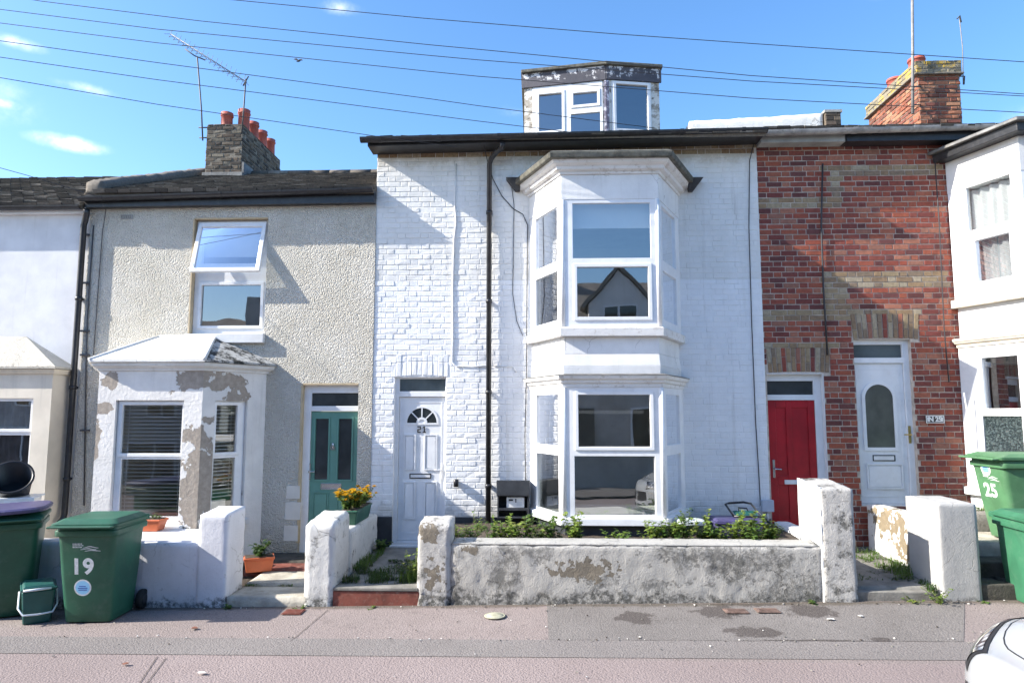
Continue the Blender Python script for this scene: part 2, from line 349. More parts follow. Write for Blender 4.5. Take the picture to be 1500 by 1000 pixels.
# ------------------------------------------------------------------ mesh helpers
class MB:
    def __init__(s): s.bm = bmesh.new()
    def quad(s, pts, mi=0):
        f = s.bm.faces.new([s.bm.verts.new(p) for p in pts]); f.material_index = mi; return f
    def hexa(s, c, mi=0):
        "8 corners: bottom 4 (ccw from above) then top 4"
        v = [s.bm.verts.new(p) for p in c]
        for i in ((3, 2, 1, 0), (4, 5, 6, 7), (0, 1, 5, 4), (1, 2, 6, 5), (2, 3, 7, 6), (3, 0, 4, 7)):
            f = s.bm.faces.new([v[k] for k in i]); f.material_index = mi
        return v
    def box(s, x0, x1, y0, y1, z0, z1, mi=0):
        return s.hexa([(x0, y0, z0), (x1, y0, z0), (x1, y1, z0), (x0, y1, z0), (x0, y0, z1), (x1, y0, z1), (x1, y1, z1), (x0, y1, z1)], mi)
    def prism(s, ring0, ring1, mi=0, caps=True):
        a = [s.bm.verts.new(p) for p in ring0]; b = [s.bm.verts.new(p) for p in ring1]; n = len(a)
        for i in range(n):
            f = s.bm.faces.new((a[i], a[(i+1) % n], b[(i+1) % n], b[i])); f.material_index = mi
        if caps:
            f = s.bm.faces.new(a[::-1]); f.material_index = mi; f = s.bm.faces.new(b); f.material_index = mi
    def exx(s, prof, x0, x1, dz=0.0, mi=0, dy=0.0):
        "profile of (y, z) extruded along x, its far end lifted by dz"
        s.prism([(x0, y, z) for y, z in prof], [(x1, y+dy, z+dz) for y, z in prof], mi)
    def lathe(s, prof, c=(0, 0, 0), n=16, mi=0, axis='Z', cap0=True, cap1=True):
        rings = []
        for r, h in prof:
            ring = []
            for k in range(n):
                a = 2*math.pi*k/n; u, v = r*math.cos(a), r*math.sin(a)
                p = (u, v, h) if axis == 'Z' else ((h, u, v) if axis == 'X' else (v, h, u))
                ring.append(s.bm.verts.new((p[0]+c[0], p[1]+c[1], p[2]+c[2])))
            rings.append(ring)
        for a, b in zip(rings, rings[1:]):
            for k in range(n):
                f = s.bm.faces.new((a[k], a[(k+1) % n], b[(k+1) % n], b[k])); f.smooth = True; f.material_index = mi
        if cap0: s.bm.faces.new(rings[0][::-1]).material_index = mi
        if cap1: s.bm.faces.new(rings[-1]).material_index = mi
    def tube(s, pts, r, n=8, mi=0):
        pts = [Vector(p) for p in pts]; rings = []
        for i, p in enumerate(pts):
            d = (pts[min(i+1, len(pts)-1)]-pts[max(i-1, 0)]).normalized()
            a = d.orthogonal().normalized() if abs(d.z) > .95 else d.cross(Vector((0, 0, 1))).normalized()
            b = d.cross(a)
            rr = r[i] if isinstance(r, (list, tuple)) else r
            rings.append([s.bm.verts.new(p+(a*math.cos(2*math.pi*k/n)+b*math.sin(2*math.pi*k/n))*rr) for k in range(n)])
        for i in range(len(rings)-1):
            A, B = rings[i], rings[i+1]
            sh = min(range(n), key=lambda q: sum((A[k].co-B[(k+q) % n].co).length_squared for k in range(n)))
            B = rings[i+1] = B[sh:]+B[:sh]
            for k in range(n):
                f = s.bm.faces.new((A[k], A[(k+1) % n], B[(k+1) % n], B[k])); f.smooth = True; f.material_index = mi
        s.bm.faces.new(rings[0][::-1]); s.bm.faces.new(rings[-1])
    def slab(s, A, B, z0, z1, holes, nf, nb, mi=0, u_off=(0, None)):
        "upright slab on plane A->B (left to right seen from outside), front at nf, back at nb (+ = outward), rectangular holes (u0,u1,z0,z1)"
        A = Vector((A[0], A[1], 0)); d = Vector((B[0], B[1], 0))-A; L = d.length; d /= L; n = Vector((d.y, -d.x, 0))
        U0, U1 = u_off[0], (L if u_off[1] is None else u_off[1])
        us = sorted({U0, U1, *[min(max(h[i], U0), U1) for h in holes for i in (0, 1)]}); zs = sorted({z0, z1, *[min(max(h[i], z0), z1) for h in holes for i in (2, 3)]})
        cache = {}
        def V(u, z, w):
            k = (round(u, 5), round(z, 5), w)
            if k not in cache: cache[k] = s.bm.verts.new(A+d*u+n*w+Vector((0, 0, z)))
            return cache[k]
        def solid(i, j):
            if i < 0 or j < 0 or i >= len(us)-1 or j >= len(zs)-1: return False
            uc, zc = (us[i]+us[i+1])/2, (zs[j]+zs[j+1])/2
            return not any(h[0] < uc < h[1] and h[2] < zc < h[3] for h in holes)
        def face(vs):
            f = s.bm.faces.new(vs); f.material_index = mi
        for i in range(len(us)-1):
            for j in range(len(zs)-1):
                if not solid(i, j): continue
                a, b, c, e = us[i], us[i+1], zs[j], zs[j+1]
                face((V(a, c, nf), V(b, c, nf), V(b, e, nf), V(a, e, nf)))
                face((V(a, e, nb), V(b, e, nb), V(b, c, nb), V(a, c, nb)))
                if not solid(i-1, j): face((V(a, c, nb), V(a, c, nf), V(a, e, nf), V(a, e, nb)))
                if not solid(i+1, j): face((V(b, c, nf), V(b, c, nb), V(b, e, nb), V(b, e, nf)))
                if not solid(i, j-1): face((V(a, c, nb), V(b, c, nb), V(b, c, nf), V(a, c, nf)))
                if not solid(i, j+1): face((V(a, e, nf), V(b, e, nf), V(b, e, nb), V(a, e, nb)))
    def lbox(s, A, B, u0, u1, z0, z1, n0, n1, mi=0):
        A = Vector((A[0], A[1], 0)); d = Vector((B[0], B[1], 0))-A; d.normalize(); n = Vector((d.y, -d.x, 0))
        p = lambda u, w, z: A+d*u+n*w+Vector((0, 0, z))
        s.hexa([p(u0, n1, z0), p(u1, n1, z0), p(u1, n0, z0), p(u0, n0, z0), p(u0, n1, z1), p(u1, n1, z1), p(u1, n0, z1), p(u0, n0, z1)], mi)
    def build(s, name, mat, parent=None, bevel=0.0, smooth=False, seg=2, recalc=True):
        if recalc: bmesh.ops.recalc_face_normals(s.bm, faces=s.bm.faces)
        off = Vector((0, 0, 0)); p = parent
        while p is not None: off += p.location; p = p.parent
        if off.length > 0: bmesh.ops.translate(s.bm, vec=-off, verts=s.bm.verts)
        if smooth:
            for f in s.bm.faces: f.smooth = True
        me = bpy.data.meshes.new(name); s.bm.to_mesh(me); s.bm.free()
        for m in (mat if isinstance(mat, (list, tuple)) else [mat]): me.materials.append(M[m])
        o = bpy.data.objects.new(name, me); COL.objects.link(o)
        if parent is not None: o.parent = parent
        if bevel:
            b = o.modifiers.new('bevel', 'BEVEL'); b.width = bevel; b.segments = seg; b.limit_method = 'ANGLE'; b.angle_limit = R(40)
        return o
def tag(o, label=None, cat=None, group=None, kind=None):
    if label: o['label'] = label
    if cat: o['category'] = cat
    if group: o['group'] = group
    if kind: o['kind'] = kind
    return o
WORLD = {'rendered_house', 'opposite_house'}
LATER = []
def thing(name, label, cat, loc=(0, 0, 0), group=None):
    'parts are modelled round the thing itself; things with a place of their own are moved there at the end'
    o = bpy.data.objects.new(name, None); COL.objects.link(o); LATER.append((o, loc)) if name not in WORLD else setattr(o, 'location', loc); o.empty_display_size = .2
    return tag(o, label, cat, group)
def copy_tree(o, parent=None):
    c = o.copy(); COL.objects.link(c)
    if parent is not None: c.parent = parent
    for ch in list(o.children): copy_tree(ch, c)
    return c
def rot_thing(o, a): o.rotation_euler.z = a
def text_mesh(name, body, mat, parent, size, mtx, extrude=.003, offset=0.0, space=1.0):
    c = bpy.data.curves.new(name, 'FONT'); c.body = body; c.size = size; c.extrude = extrude; c.offset = offset
    c.align_x = 'CENTER'; c.align_y = 'CENTER'; c.space_character = space
    t = bpy.data.objects.new('tmp', c); COL.objects.link(t); bpy.context.view_layer.update()
    me = bpy.data.meshes.new_from_object(t.evaluated_get(bpy.context.evaluated_depsgraph_get()))
    bpy.data.objects.remove(t); me.name = name; me.transform(mtx); me.materials.clear(); me.materials.append(M[mat])
    o = bpy.data.objects.new(name, me); COL.objects.link(o); o.parent = parent; return o
FACE = Matrix.Rotation(R(90), 4, 'X')      # text upright, read from -Y

def bricks(mb, x0, x1, z0, z1, holes, y, course=.075, gap=.009, ch=.005, relief=.006, jit=.0016, seed=1, bond='flemish', mat_fn=None, zig=0.0):
    rnd = random.Random(seed); L, H = .215, .1025
    r = 0; z = z0
    while z < z1-.01:
        zt = min(z+course-gap, z1); zc = (z+zt)/2
        segs = [(x0, x1)]
        for h in holes:
            if h[2] < zt-.012 and h[3] > z+.012:
                ns = []
                for a, b in segs:
                    if h[1] <= a or h[0] >= b: ns.append((a, b)); continue
                    if h[0] > a: ns.append((a, h[0]))
                    if h[1] < b: ns.append((h[1], b))
                segs = ns
        off = {'flemish': (0 if r % 2 == 0 else -(L/2+H/2+gap)), 'stretcher': (0 if r % 2 == 0 else -L/2)}[bond]
        x = x0+off-.05; k = 0
        while x < x1:
            w = (L if (bond == 'stretcher' or k % 2 == 0) else H)*rnd.uniform(.95, 1.05)
            a, b = x, x+w; x = b+gap; k += 1
            for sa, sb in segs:
                p, q = max(a, sa), min(b, sb)
                if q-p < .03: continue
                c = min(ch, (q-p)/4); d = relief+rnd.uniform(-jit, jit)
                za, zb = z+rnd.uniform(-.0025, .0025), zt+rnd.uniform(-.0025, .0025)
                mi = mat_fn((p+q)/2, zc) if mat_fn else 0
                jj = lambda: rnd.uniform(-jit, jit)
                bk = [(p, y, za), (q, y, za), (q, y, zb), (p, y, zb)]
                fr = [(p+c, y-d+jj(), za+c), (q-c, y-d+jj(), za+c), (q-c, y-d+jj(), zb-c), (p+c, y-d+jj(), zb-c)]
                vb = [mb.bm.verts.new(v) for v in bk]; vf = [mb.bm.verts.new(v) for v in fr]
                for i in range(4):
                    mb.bm.faces.new((vb[i], vb[(i+1) % 4], vf[(i+1) % 4], vf[i])).material_index = mi
                mb.bm.faces.new(vf).material_index = mi
        z += course; r += 1

def lumpy(name, mat, parent, corners, res=.04, amp=.008, fr=6.0, soft=.012, seed=0.0, smooth=True):
    "weathered masonry block: 8 corners, cut fine and pushed about by noise, edges worn round"
    mb = MB(); c = [Vector(p) for p in corners]
    def bil(a, b, d, e, i, j, n, m): return a.lerp(b, i/n).lerp(e.lerp(d, i/n), j/m)
    cache = {}
    def V(p):
        k = (round(p.x, 4), round(p.y, 4), round(p.z, 4))
        if k not in cache: cache[k] = mb.bm.verts.new(p)
        return cache[k]
    ctr = sum(c, Vector())/8
    cnt = lambda a, b: max(1, int(round((a-b).length/res)))
    nx = max(cnt(c[0], c[1]), cnt(c[3], c[2])); ny = max(cnt(c[1], c[2]), cnt(c[0], c[3])); nz = cnt(c[0], c[4])
    for ids, n, m in (((0, 1, 5, 4), nx, nz), ((1, 2, 6, 5), ny, nz), ((2, 3, 7, 6), nx, nz), ((3, 0, 4, 7), ny, nz), ((4, 5, 6, 7), nx, ny), ((3, 2, 1, 0), nx, ny)):
        q = [c[i] for i in ids]
        for i in range(n):
            for j in range(m):
                try: mb.bm.faces.new([V(bil(*q, a, b, n, m)) for a, b in ((i, j), (i+1, j), (i+1, j+1), (i, j+1))])
                except ValueError: pass
    bm = mb.bm; bmesh.ops.recalc_face_normals(bm, faces=bm.faces); bm.normal_update()
    nor = {v: v.normal.copy() for v in bm.verts}
    sharp = {v: (1.0 if max((f.normal-v.normal).length for f in v.link_faces) > .3 else 0.0) for v in bm.verts}
    for v in bm.verts:
        p = v.co*fr+Vector((seed*7.1, seed*3.3, seed))
        a = noise.noise(p)*.55+noise.noise(p*2.7)*.45+noise.noise(p*6.3)*.45
        v.co += nor[v]*(a*amp-sharp[v]*soft*(1+.8*noise.noise(p*1.5)))
    return mb.build(name, mat, parent, smooth=smooth)

def window(parent, A, B, u0, u1, z0, z1, lights, fmat='upvc', glass='window_glass', nf=.0, depth=.065, name='window', sashw=.032, proud=.014, handle=False):
    "frame with rectangular lights (u0,u1,z0,z1,opener[,glass]); a light is the visible glass; openers carry a raised sash"
    mb = MB(); holes = []
    for l in lights:
        g = sashw if l[4] else 0
        holes.append((l[0]-g, l[1]+g, l[2]-g, l[3]+g))
    mb.slab(A, B, z0, z1, holes, nf, nf-depth, u_off=(u0, u1))
    fr = mb.build(name, fmat, parent, bevel=.004)
    for l, h in zip(lights, holes):
        if l[4]:
            sb = MB(); e = .012
            sb.slab(A, B, h[2]-e, h[3]+e, [(l[0], l[1], l[2], l[3])], nf+proud, nf-depth*.6, u_off=(h[0]-e, h[1]+e))
            sb.build('sash', fmat, fr, bevel=.005)
        gb = MB(); Av = Vector((A[0], A[1], 0)); d = Vector((B[0]-A[0], B[1]-A[1], 0)).normalized(); n = Vector((d.y, -d.x, 0))
        tl = l[6] if len(l) > 6 else 0.0; um = (l[0]+l[1])/2
        p = lambda u, z: Av+d*u+n*(nf-.024-tl*(u-um))+Vector((0, 0, z))
        e = .004
        gb.quad([p(l[0]-e, l[2]-e), p(l[1]+e, l[2]-e), p(l[1]+e, l[3]+e), p(l[0]-e, l[3]+e)])
        gb.build('pane', l[5] if len(l) > 5 else glass, fr)
    return fr
def room(parent, x0, x1, y0, y1, z0, z1, name='interior', mat='room_wall'):
    "room behind a window: five inward faces, open to the front"
    mb = MB()
    mb.quad([(x0, y1, z0), (x1, y1, z0), (x1, y1, z1), (x0, y1, z1)])
    mb.quad([(x0, y0, z0), (x0, y1, z0), (x0, y1, z1), (x0, y0, z1)]); mb.quad([(x1, y1, z0), (x1, y0, z0), (x1, y0, z1), (x1, y1, z1)])
    mb.quad([(x0, y0, z0), (x1, y0, z0), (x1, y1, z0), (x0, y1, z0)]); mb.quad([(x0, y1, z1), (x1, y1, z1), (x1, y0, z1), (x0, y0, z1)])
    return mb.build(name, mat, parent, recalc=False)
def gutter_prof(y, z, r=.06, n=8, t=.006):
    o = [(y+r*math.cos(a), z+r*math.sin(a)) for a in [math.pi+math.pi*k/n for k in range(n+1)]]
    i = [(y+(r-t)*math.cos(a), z+(r-t)*math.sin(a)) for a in [2*math.pi-math.pi*k/n for k in range(n+1)]]
    return o+i
def tiled_roof(name, parent, x0, x1, y0, z0, y1, z1, mat='roof_tile', tw=.18, gauge=.12, seed=3, th=.02, lift=.03):
    rnd = random.Random(seed); mb = MB(); L = math.hypot(y1-y0, z1-z0); d = Vector((0, (y1-y0)/L, (z1-z0)/L)); n = Vector((0, -d.z, d.y))
    mb.hexa([Vector((x0, y0, z0))-n*.05, Vector((x1, y0, z0))-n*.05, Vector((x1, y1, z1))-n*.05, Vector((x0, y1, z1))-n*.05,
             Vector((x0, y0, z0)), Vector((x1, y0, z0)), Vector((x1, y1, z1)), Vector((x0, y1, z1))])
    rows = int(L/gauge)+1
    for r in range(rows):
        s0 = r*gauge-.03; s1 = min(s0+gauge+.05, L); x = x0-(tw/2 if r % 2 else 0)
        while x < x1:
            a, b = max(x+.004, x0), min(x+tw-.004, x1); x += tw
            if b-a < .05: continue
            j = [rnd.uniform(-.006, .011) for _ in range(4)]; e = rnd.uniform(-.010, .010)
            f = lambda xx, ss, h: Vector((xx, y0, z0))+d*ss+n*h
            top = [f(a, s0+e, th+lift+j[0]), f(b, s0+e, th+lift+j[1]), f(b, s1, th+j[2]), f(a, s1, th+j[3])]
            bot = [f(a, s0+e, .002), f(b, s0+e, .002), f(b, s1, .001), f(a, s1, .001)]
            mb.hexa(bot+top)
    return mb.build(name, mat, parent)
def downpipe(parent, x, y, z0, z1, r=.036, name='downpipe', top=None, mat='black_gutter', shoe=True):
    mb = MB(); pts = [(x, y, z0), (x, y, z1)]
    if shoe: pts = [(x, y-.09, z0-.05), (x, y-.02, z0), (x, y, z0+.06)]+[(x, y, z1)]
    if top: pts += top
    mb.tube(pts, r, 12)
    zz = z0+.5
    while zz < z1-.2:
        mb.lathe([(r+.008, 0), (r+.008, .05)], (x, y, zz), 12); mb.box(x-.03, x+.03, y, 0.0, zz+.01, zz+.04); zz += 1.25
    return mb.build(name, mat, parent)

# ================================================================== light and sky
SUN_D = Vector((1.0, .22, -.65)).normalized()
EL = math.asin(-SUN_D.z); AZ = math.atan2(-SUN_D.x, -SUN_D.y)
W = bpy.data.worlds.new('World'); S.world = W; W.use_nodes = True
wt = W.node_tree; wt.nodes.clear()
wo = wt.nodes.new('ShaderNodeOutputWorld'); bg = wt.nodes.new('ShaderNodeBackground'); sky = wt.nodes.new('ShaderNodeTexSky')
sky.sky_type = 'NISHITA'; sky.sun_disc = False; sky.sun_elevation = EL; sky.sun_rotation = AZ
sky.altitude = 0; sky.air_density = 1.0; sky.dust_density = .9; sky.ozone_density = 2.6
bg.inputs[1].default_value = .112
tc = wt.nodes.new('ShaderNodeTexCoord')
def wn(t, **k):
    x = wt.nodes.new(t)
    for a, b in k.items(): setattr(x, a, b)
    return x
def wmath(op, a, b):
    x = wn('ShaderNodeMath', operation=op)
    for s_, v in zip(x.inputs, (a, b)):
        if isinstance(v, bpy.types.NodeSocket): wt.links.new(v, s_)
        else: s_.default_value = v
    return x.outputs[0]
tot = None
for (px, py, rx, rz, k) in ((100, 210, .062, .014, 1), (130, 130, .06, .010, .6), (22, 62, .045, .011, .8), (6, 152, .03, .010, .9), (500, 12, .05, .014, .6),
                            (760, 165, .07, .02, .3), (1130, 105, .04, .02, .2), (1290, -10, .05, .015, .4), (-200, 100, .2, .05, 1), (1800, 120, .25, .06, 1)):
    d = ray(px, py).normalized()
    sb = wn('ShaderNodeVectorMath', operation='SUBTRACT'); wt.links.new(tc.outputs['Generated'], sb.inputs[0]); sb.inputs[1].default_value = d
    dv = wn('ShaderNodeVectorMath', operation='DIVIDE'); wt.links.new(sb.outputs[0], dv.inputs[0]); dv.inputs[1].default_value = (rx, rx, rz)
    ln = wn('ShaderNodeVectorMath', operation='LENGTH'); wt.links.new(dv.outputs[0], ln.inputs[0])
    v = wmath('MULTIPLY', wmath('MAXIMUM', wmath('SUBTRACT', 1.0, ln.outputs['Value']), 0.0), k)
    tot = v if tot is None else wmath('MAXIMUM', tot, v)
cn = wn('ShaderNodeTexNoise'); wt.links.new(tc.outputs['Generated'], cn.inputs['Vector']); cn.inputs['Scale'].default_value = 38; cn.inputs['Detail'].default_value = 9; cn.inputs['Roughness'].default_value = .6
cm = wn('ShaderNodeMapRange', interpolation_type='SMOOTHSTEP'); wt.links.new(wmath('MULTIPLY', tot, cn.outputs['Fac']), cm.inputs[0]); cm.inputs[1].default_value = .08; cm.inputs[2].default_value = .5
cf = wmath('MULTIPLY', cm.outputs[0], .62)
cx = wn('ShaderNodeMix', data_type='RGBA'); wt.links.new(cf, cx.inputs[0]); hs = wn('ShaderNodeHueSaturation'); hs.inputs['Saturation'].default_value = 1.2; hs.inputs['Value'].default_value = 1.04; wt.links.new(sky.outputs[0], hs.inputs['Color']); tn = wn('ShaderNodeMix', data_type='RGBA', blend_type='MULTIPLY'); tn.inputs[0].default_value = 1; wt.links.new(hs.outputs[0], tn.inputs[6]); tn.inputs[7].default_value = (.97, .965, .985, 1); wt.links.new(tn.outputs[2], cx.inputs[6]); cx.inputs[7].default_value = (6.2, 6.4, 6.7, 1)
wt.links.new(cx.outputs[2], bg.inputs[0]); wt.links.new(bg.outputs[0], wo.inputs[0])
sl = bpy.data.lights.new('sun', 'SUN'); sl.energy = 3.7; sl.angle = R(.5); sl.color = (1, .945, .85)
so = bpy.data.objects.new('sun', sl); COL.objects.link(so); so.rotation_euler = SUN_D.to_track_quat('-Z', 'Y').to_euler(); so.location = (-20, -8, 15)
S.view_settings.view_transform = 'Standard'; S.view_settings.look = 'None'; S.view_settings.exposure = 1.6; S.view_settings.gamma = 1
S.cycles.max_bounces = 8; S.cycles.transparent_max_bounces = 12; S.cycles.glossy_bounces = 4

# ================================================================== ground
def gz(x, y):
    k = .048+.018*max(-9, min(9, x)); t = max(0.0, min(1.0, (-1.95-y)/1.05)); return k*(1-t)
def sheet(name, x0, x1, ylo, yhi, mat, dz=0.0, nx=None, ny=6, kind='structure', shear=0.0, ym=0.0):
    mb = MB(); nx = nx or max(2, int((x1-x0)/.1))
    f0 = ylo if callable(ylo) else (lambda x: ylo); f1 = yhi if callable(yhi) else (lambda x: yhi)
    sx = lambda x, y: x+shear*(y-ym)*(x-x0)/(x1-x0)
    g = [[mb.bm.verts.new((sx(x, y), y, gz(sx(x, y), y)+dz)) for y in [f0(x)+(f1(x)-f0(x))*j/ny for j in range(ny+1)]] for x in [x0+(x1-x0)*i/nx for i in range(nx+1)]]
    for i in range(nx):
        for j in range(ny): mb.bm.faces.new((g[i][j], g[i+1][j], g[i+1][j+1], g[i][j+1]))
    o = mb.build(name, mat, None, recalc=False); return tag(o, kind=kind)
wob = lambda s, a=.012, f=5: (lambda x: a*noise.noise((x*f, s, 0))+a*.5*noise.noise((x*f*4, s, 3)))
w1, w2, w3 = wob(1), wob(2, .008), wob(3, .02)
mb = MB(); mb.quad([(-300, -300, -.16), (300, -300, -.16), (300, 300, -.16), (-300, 300, -.16)]); tag(mb.build('ground', 'mid_tarmac', None, recalc=False), kind='structure')
ys0 = lambda x: -2.93+.012*x+w1(x); ys1 = lambda x: -3.36+.014*x+w2(x)
sheet('pavement', -14, 14, -3.4, -1.3, 'pink_tarmac', 0, ny=24)
sheet('road', -14, 14, -9.2, -3.4, 'road_tarmac', 0, nx=60, ny=4)
sheet('pavement_opposite', -14, 14, -10.9, -9.2, 'mid_tarmac', .06, nx=40, ny=3)
sheet('gutter_strip', -14, 14, ys1, ys0, 'grey_tarmac', .004, ny=3)
# grey reinstatement in front of the white house, with its darker trench repairs
px0, px1 = G(802, 905, .03)[0], G(1421, 905, .08)[0]
sheet('pavement_patch', px0, px1, lambda x: ys0(x)+.004, lambda x: -1.97+w3(x), 'mid_tarmac', .004, ny=10, shear=.63, ym=-2.3)
def blob(name, pts, mat, dz, seed):
    "irregular flat patch from measured outline points"
    P = [G(*p, gz(G(*p, .02)[0], G(*p, .02)[1])) for p in pts]; xs = [p[0] for p in P]
    def lim(x, fn):
        ys = []
        for (a, b), (c, d) in zip(P, P[1:]+P[:1]):
            if min(a, c) <= x <= max(a, c) and abs(a-c) > 1e-6: ys.append(b+(d-b)*(x-a)/(c-a))
        return fn(ys) if ys else P[0][1]
    w = wob(seed, .03, 7); x0, x1 = min(xs)+.002, max(xs)-.002
    env = lambda x: min(1, min(x-x0, x1-x)/.08)
    return sheet(name, x0, x1, lambda x: lim(x, min)+w(x)*env(x), lambda x: lim(x, max)+w(x+9)*env(x), mat, dz, nx=40, ny=4)
# drain seam lines in the pink road and pavement
for k, (a, b) in enumerate((((230, 960), (205, 998)), ((243, 962), (215, 999)), ((480, 893), (425, 938)))):
    p, q = G(*a, .01), G(*b, .01); d = Vector((q[0]-p[0], q[1]-p[1])); n = Vector((d.y, -d.x)).normalized()*.0035
    mb = MB(); N = 12
    for i in range(N):
        A, B = Vector(p)+d*i/N, Vector(p)+d*(i+1)/N
        mb.quad([(*(A-n), gz(*A)+.005), (*(A+n), gz(*A)+.005), (*(B+n), gz(*B)+.005), (*(B-n), gz(*B)+.005)])
    tag(mb.build('road_seam', 'dark_tarmac'), kind='structure')

# ================================================================== HOUSE: white painted brick, bay and dormer
def offset_line(pts, o):
    segs = []
    for a, b in zip(pts, pts[1:]):
        a, b = Vector(a), Vector(b); d = (b-a).normalized(); n = Vector((d.y, -d.x)); segs.append((a+n*o, d))
    out = []
    a, d = segs[0]; t = (pts[0][1]-a.y)/d.y; out.append(a+d*t)
    for (a, d), (b, e) in zip(segs, segs[1:]):
        den = d.x*e.y-d.y*e.x; t = ((b.x-a.x)*e.y-(b.y-a.y)*e.x)/den; out.append(a+d*t)
    a, d = segs[-1]; t = (pts[-1][1]-a.y)/d.y; out.append(a+d*t); return out
def bay_ring(mb, pts, o0, z0, o1, z1, back=.0, mi=0, dz=0.0):
    r0, r1 = offset_line(pts, o0), offset_line(pts, o1)
    a = [(p.x, min(p.y, back), z0) for p in r0]; b = [(p.x, min(p.y, back), z1) for p in r1]
    mb.prism(a, b, mi)
def bay_course(mb, pts, stack, back=0.0):
    for (o0, z0), (o1, z1) in zip(stack, stack[1:]):
        if z1-z0 > .001: bay_ring(mb, pts, o0, z0, o1, z1, back)

H21 = thing('white_brick_house', 'white painted brick terraced house with two-storey bay window, white door and roof dormer', 'house', (0, 0, 0))
XL, XR = -2.25, 3.10
B21 = [(-.08, 0), (.33, -.9), (1.55, -.9), (1.99, 0)]
zf = lambda py, px=890: FZ(px, py, -.9)
D21 = (FX(577.5, 600), FX(653.5, 600), .30, FZ(615, 552))
bay_hole_lo = (.06, 1.85, zf(757), zf(571)); bay_hole_up = (.06, 1.85, zf(478), zf(293))
ZT = 5.80
mb = MB(); mb.slab((XL, 0), (XR, 0), 0, ZT, [(D21[0]-XL, D21[1]-XL, D21[2], D21[3]), (bay_hole_lo[0]-XL, bay_hole_lo[1]-XL, *bay_hole_lo[2:]), (bay_hole_up[0]-XL, bay_hole_up[1]-XL, *bay_hole_up[2:])], -.0008, -.26)
arch = (D21[0]-.05, D21[1]+.05, D21[3], D21[3]+.30)
bricks(mb, XL, -.32, .66, 5.66, [(D21[0], D21[1], 0, D21[3]), arch], 0.0, relief=.0045, jit=.0026, ch=.006, gap=.0065, seed=21)
bricks(mb, -.32, XR, .66, 5.66, [(.08, 1.83, .5, 5.06)], 0.0, relief=.0032, jit=.0016, ch=.006, gap=.005, seed=22)
x = arch[0]
rnd = random.Random(4)
while x < arch[1]-.03:
    w = .072; zb_ = D21[3]+.035*(1-((x+w/2-(D21[0]+D21[1])/2)/.45)**2)-.012
    d = .006+rnd.uniform(-.003, .004); c = .007
    for za, zb in ((zb_, zb_+.19), (zb_+.195, arch[3]+rnd.uniform(-.02, .02))):
        vb = [(x, 0, za), (x+w-.006, 0, za), (x+w-.006, 0, zb), (x, 0, zb)]; vf = [(x+c, -d, za+c), (x+w-.006-c, -d+rnd.uniform(-.004, .004), za+c), (x+w-.006-c, -d, zb-c), (x+c, -d+rnd.uniform(-.004, .004), zb-c)]
        for i in range(4): mb.quad([vb[i], vb[(i+1) % 4], vf[(i+1) % 4], vf[i]])
        mb.quad(vf)
    x += w
mb.build('front_wall', 'white_brick', H21)
mb = MB(); bricks(mb, XL, XR, 5.66, 5.79, [], -.001, relief=.005, seed=5); mb.build('eaves_course', 'yellow_brick', H21)
for a, b in ((XL, D21[0]), (D21[1], -.03), (1.94, XR)): mb = MB(); mb.box(a, b, -.018, -.0041, .1, .655); mb.build('plinth', 'charcoal_paint', H21, bevel=.006)
mb = MB(); mb.box(XL, XL+.2, .262, 6.6, 0, 5.9); mb.box(XR-.2, XR-.01, .262, 6.6, 0, 5.9); mb.box(XL+.21, XR-.21, 6.4, 6.6, 0, 5.9); mb.build('side_wall', 'white_brick', H21)
# eaves: boxed soffit, gutter, roof
ze0, ze1 = FZ(552, 224, -.02)-.03, FZ(1110, 209, -.02)-.03
mb = MB(); mb.hexa([(XL-.06, -.34, ze0), (XR, -.34, ze1), (XR, -.012, ze1+.003), (XL-.06, -.012, ze0+.003), (XL-.06, -.34, ze0+.06), (XR, -.34, ze1+.05), (XR, -.012, ze1+.10), (XL-.06, -.012, ze0+.13)])
mb.build('fascia', 'black_gutter', H21, bevel=.006)
gz0, gz1 = FZ(540, 203, -.40), FZ(1112, 189, -.40)
mb = MB(); mb.exx(gutter_prof(-.405, gz0, .062), XL-.14, XR+.02, gz1-gz0)
for i in range(7):
    xx = XL+.1+i*.82; zz = gz0+(gz1-gz0)*(xx-XL)/(XR-XL)
    mb.exx(gutter_prof(-.405, zz+.002, .069, t=.004), xx, xx+.05, .0005)
mb.build('gutter', 'black_gutter', H21)
tiled_roof('roof', H21, XL-.05, XR, -.42, gz0+.0, 3.2, gz0+1.44, th=.012, lift=.012, seed=9)
mb = MB(); mb.hexa([(XL, 3.21, 5.9), (XR, 3.21, 5.9), (XR, 6.6, 5.9), (XL, 6.6, 5.9), (XL, 3.21, gz0+1.44), (XR, 3.21, gz0+1.44), (XR, 6.7, 5.95), (XL, 6.7, 5.95)]); mb.build('rear_roof', 'roof_tile', H21)
# downpipe with its swan neck into the gutter
pxx = FX(716, 500, -.07)
zt = FZ(718, 240, -.07)
downpipe(H21, pxx, -.07, .55, zt, .036, top=[tuple(P3(720, 232, -.12)), tuple(P3(728, 222, -.24)), tuple(P3(735, 217, -.34)), tuple(P3(736.5, 209, -.40))], shoe=False)
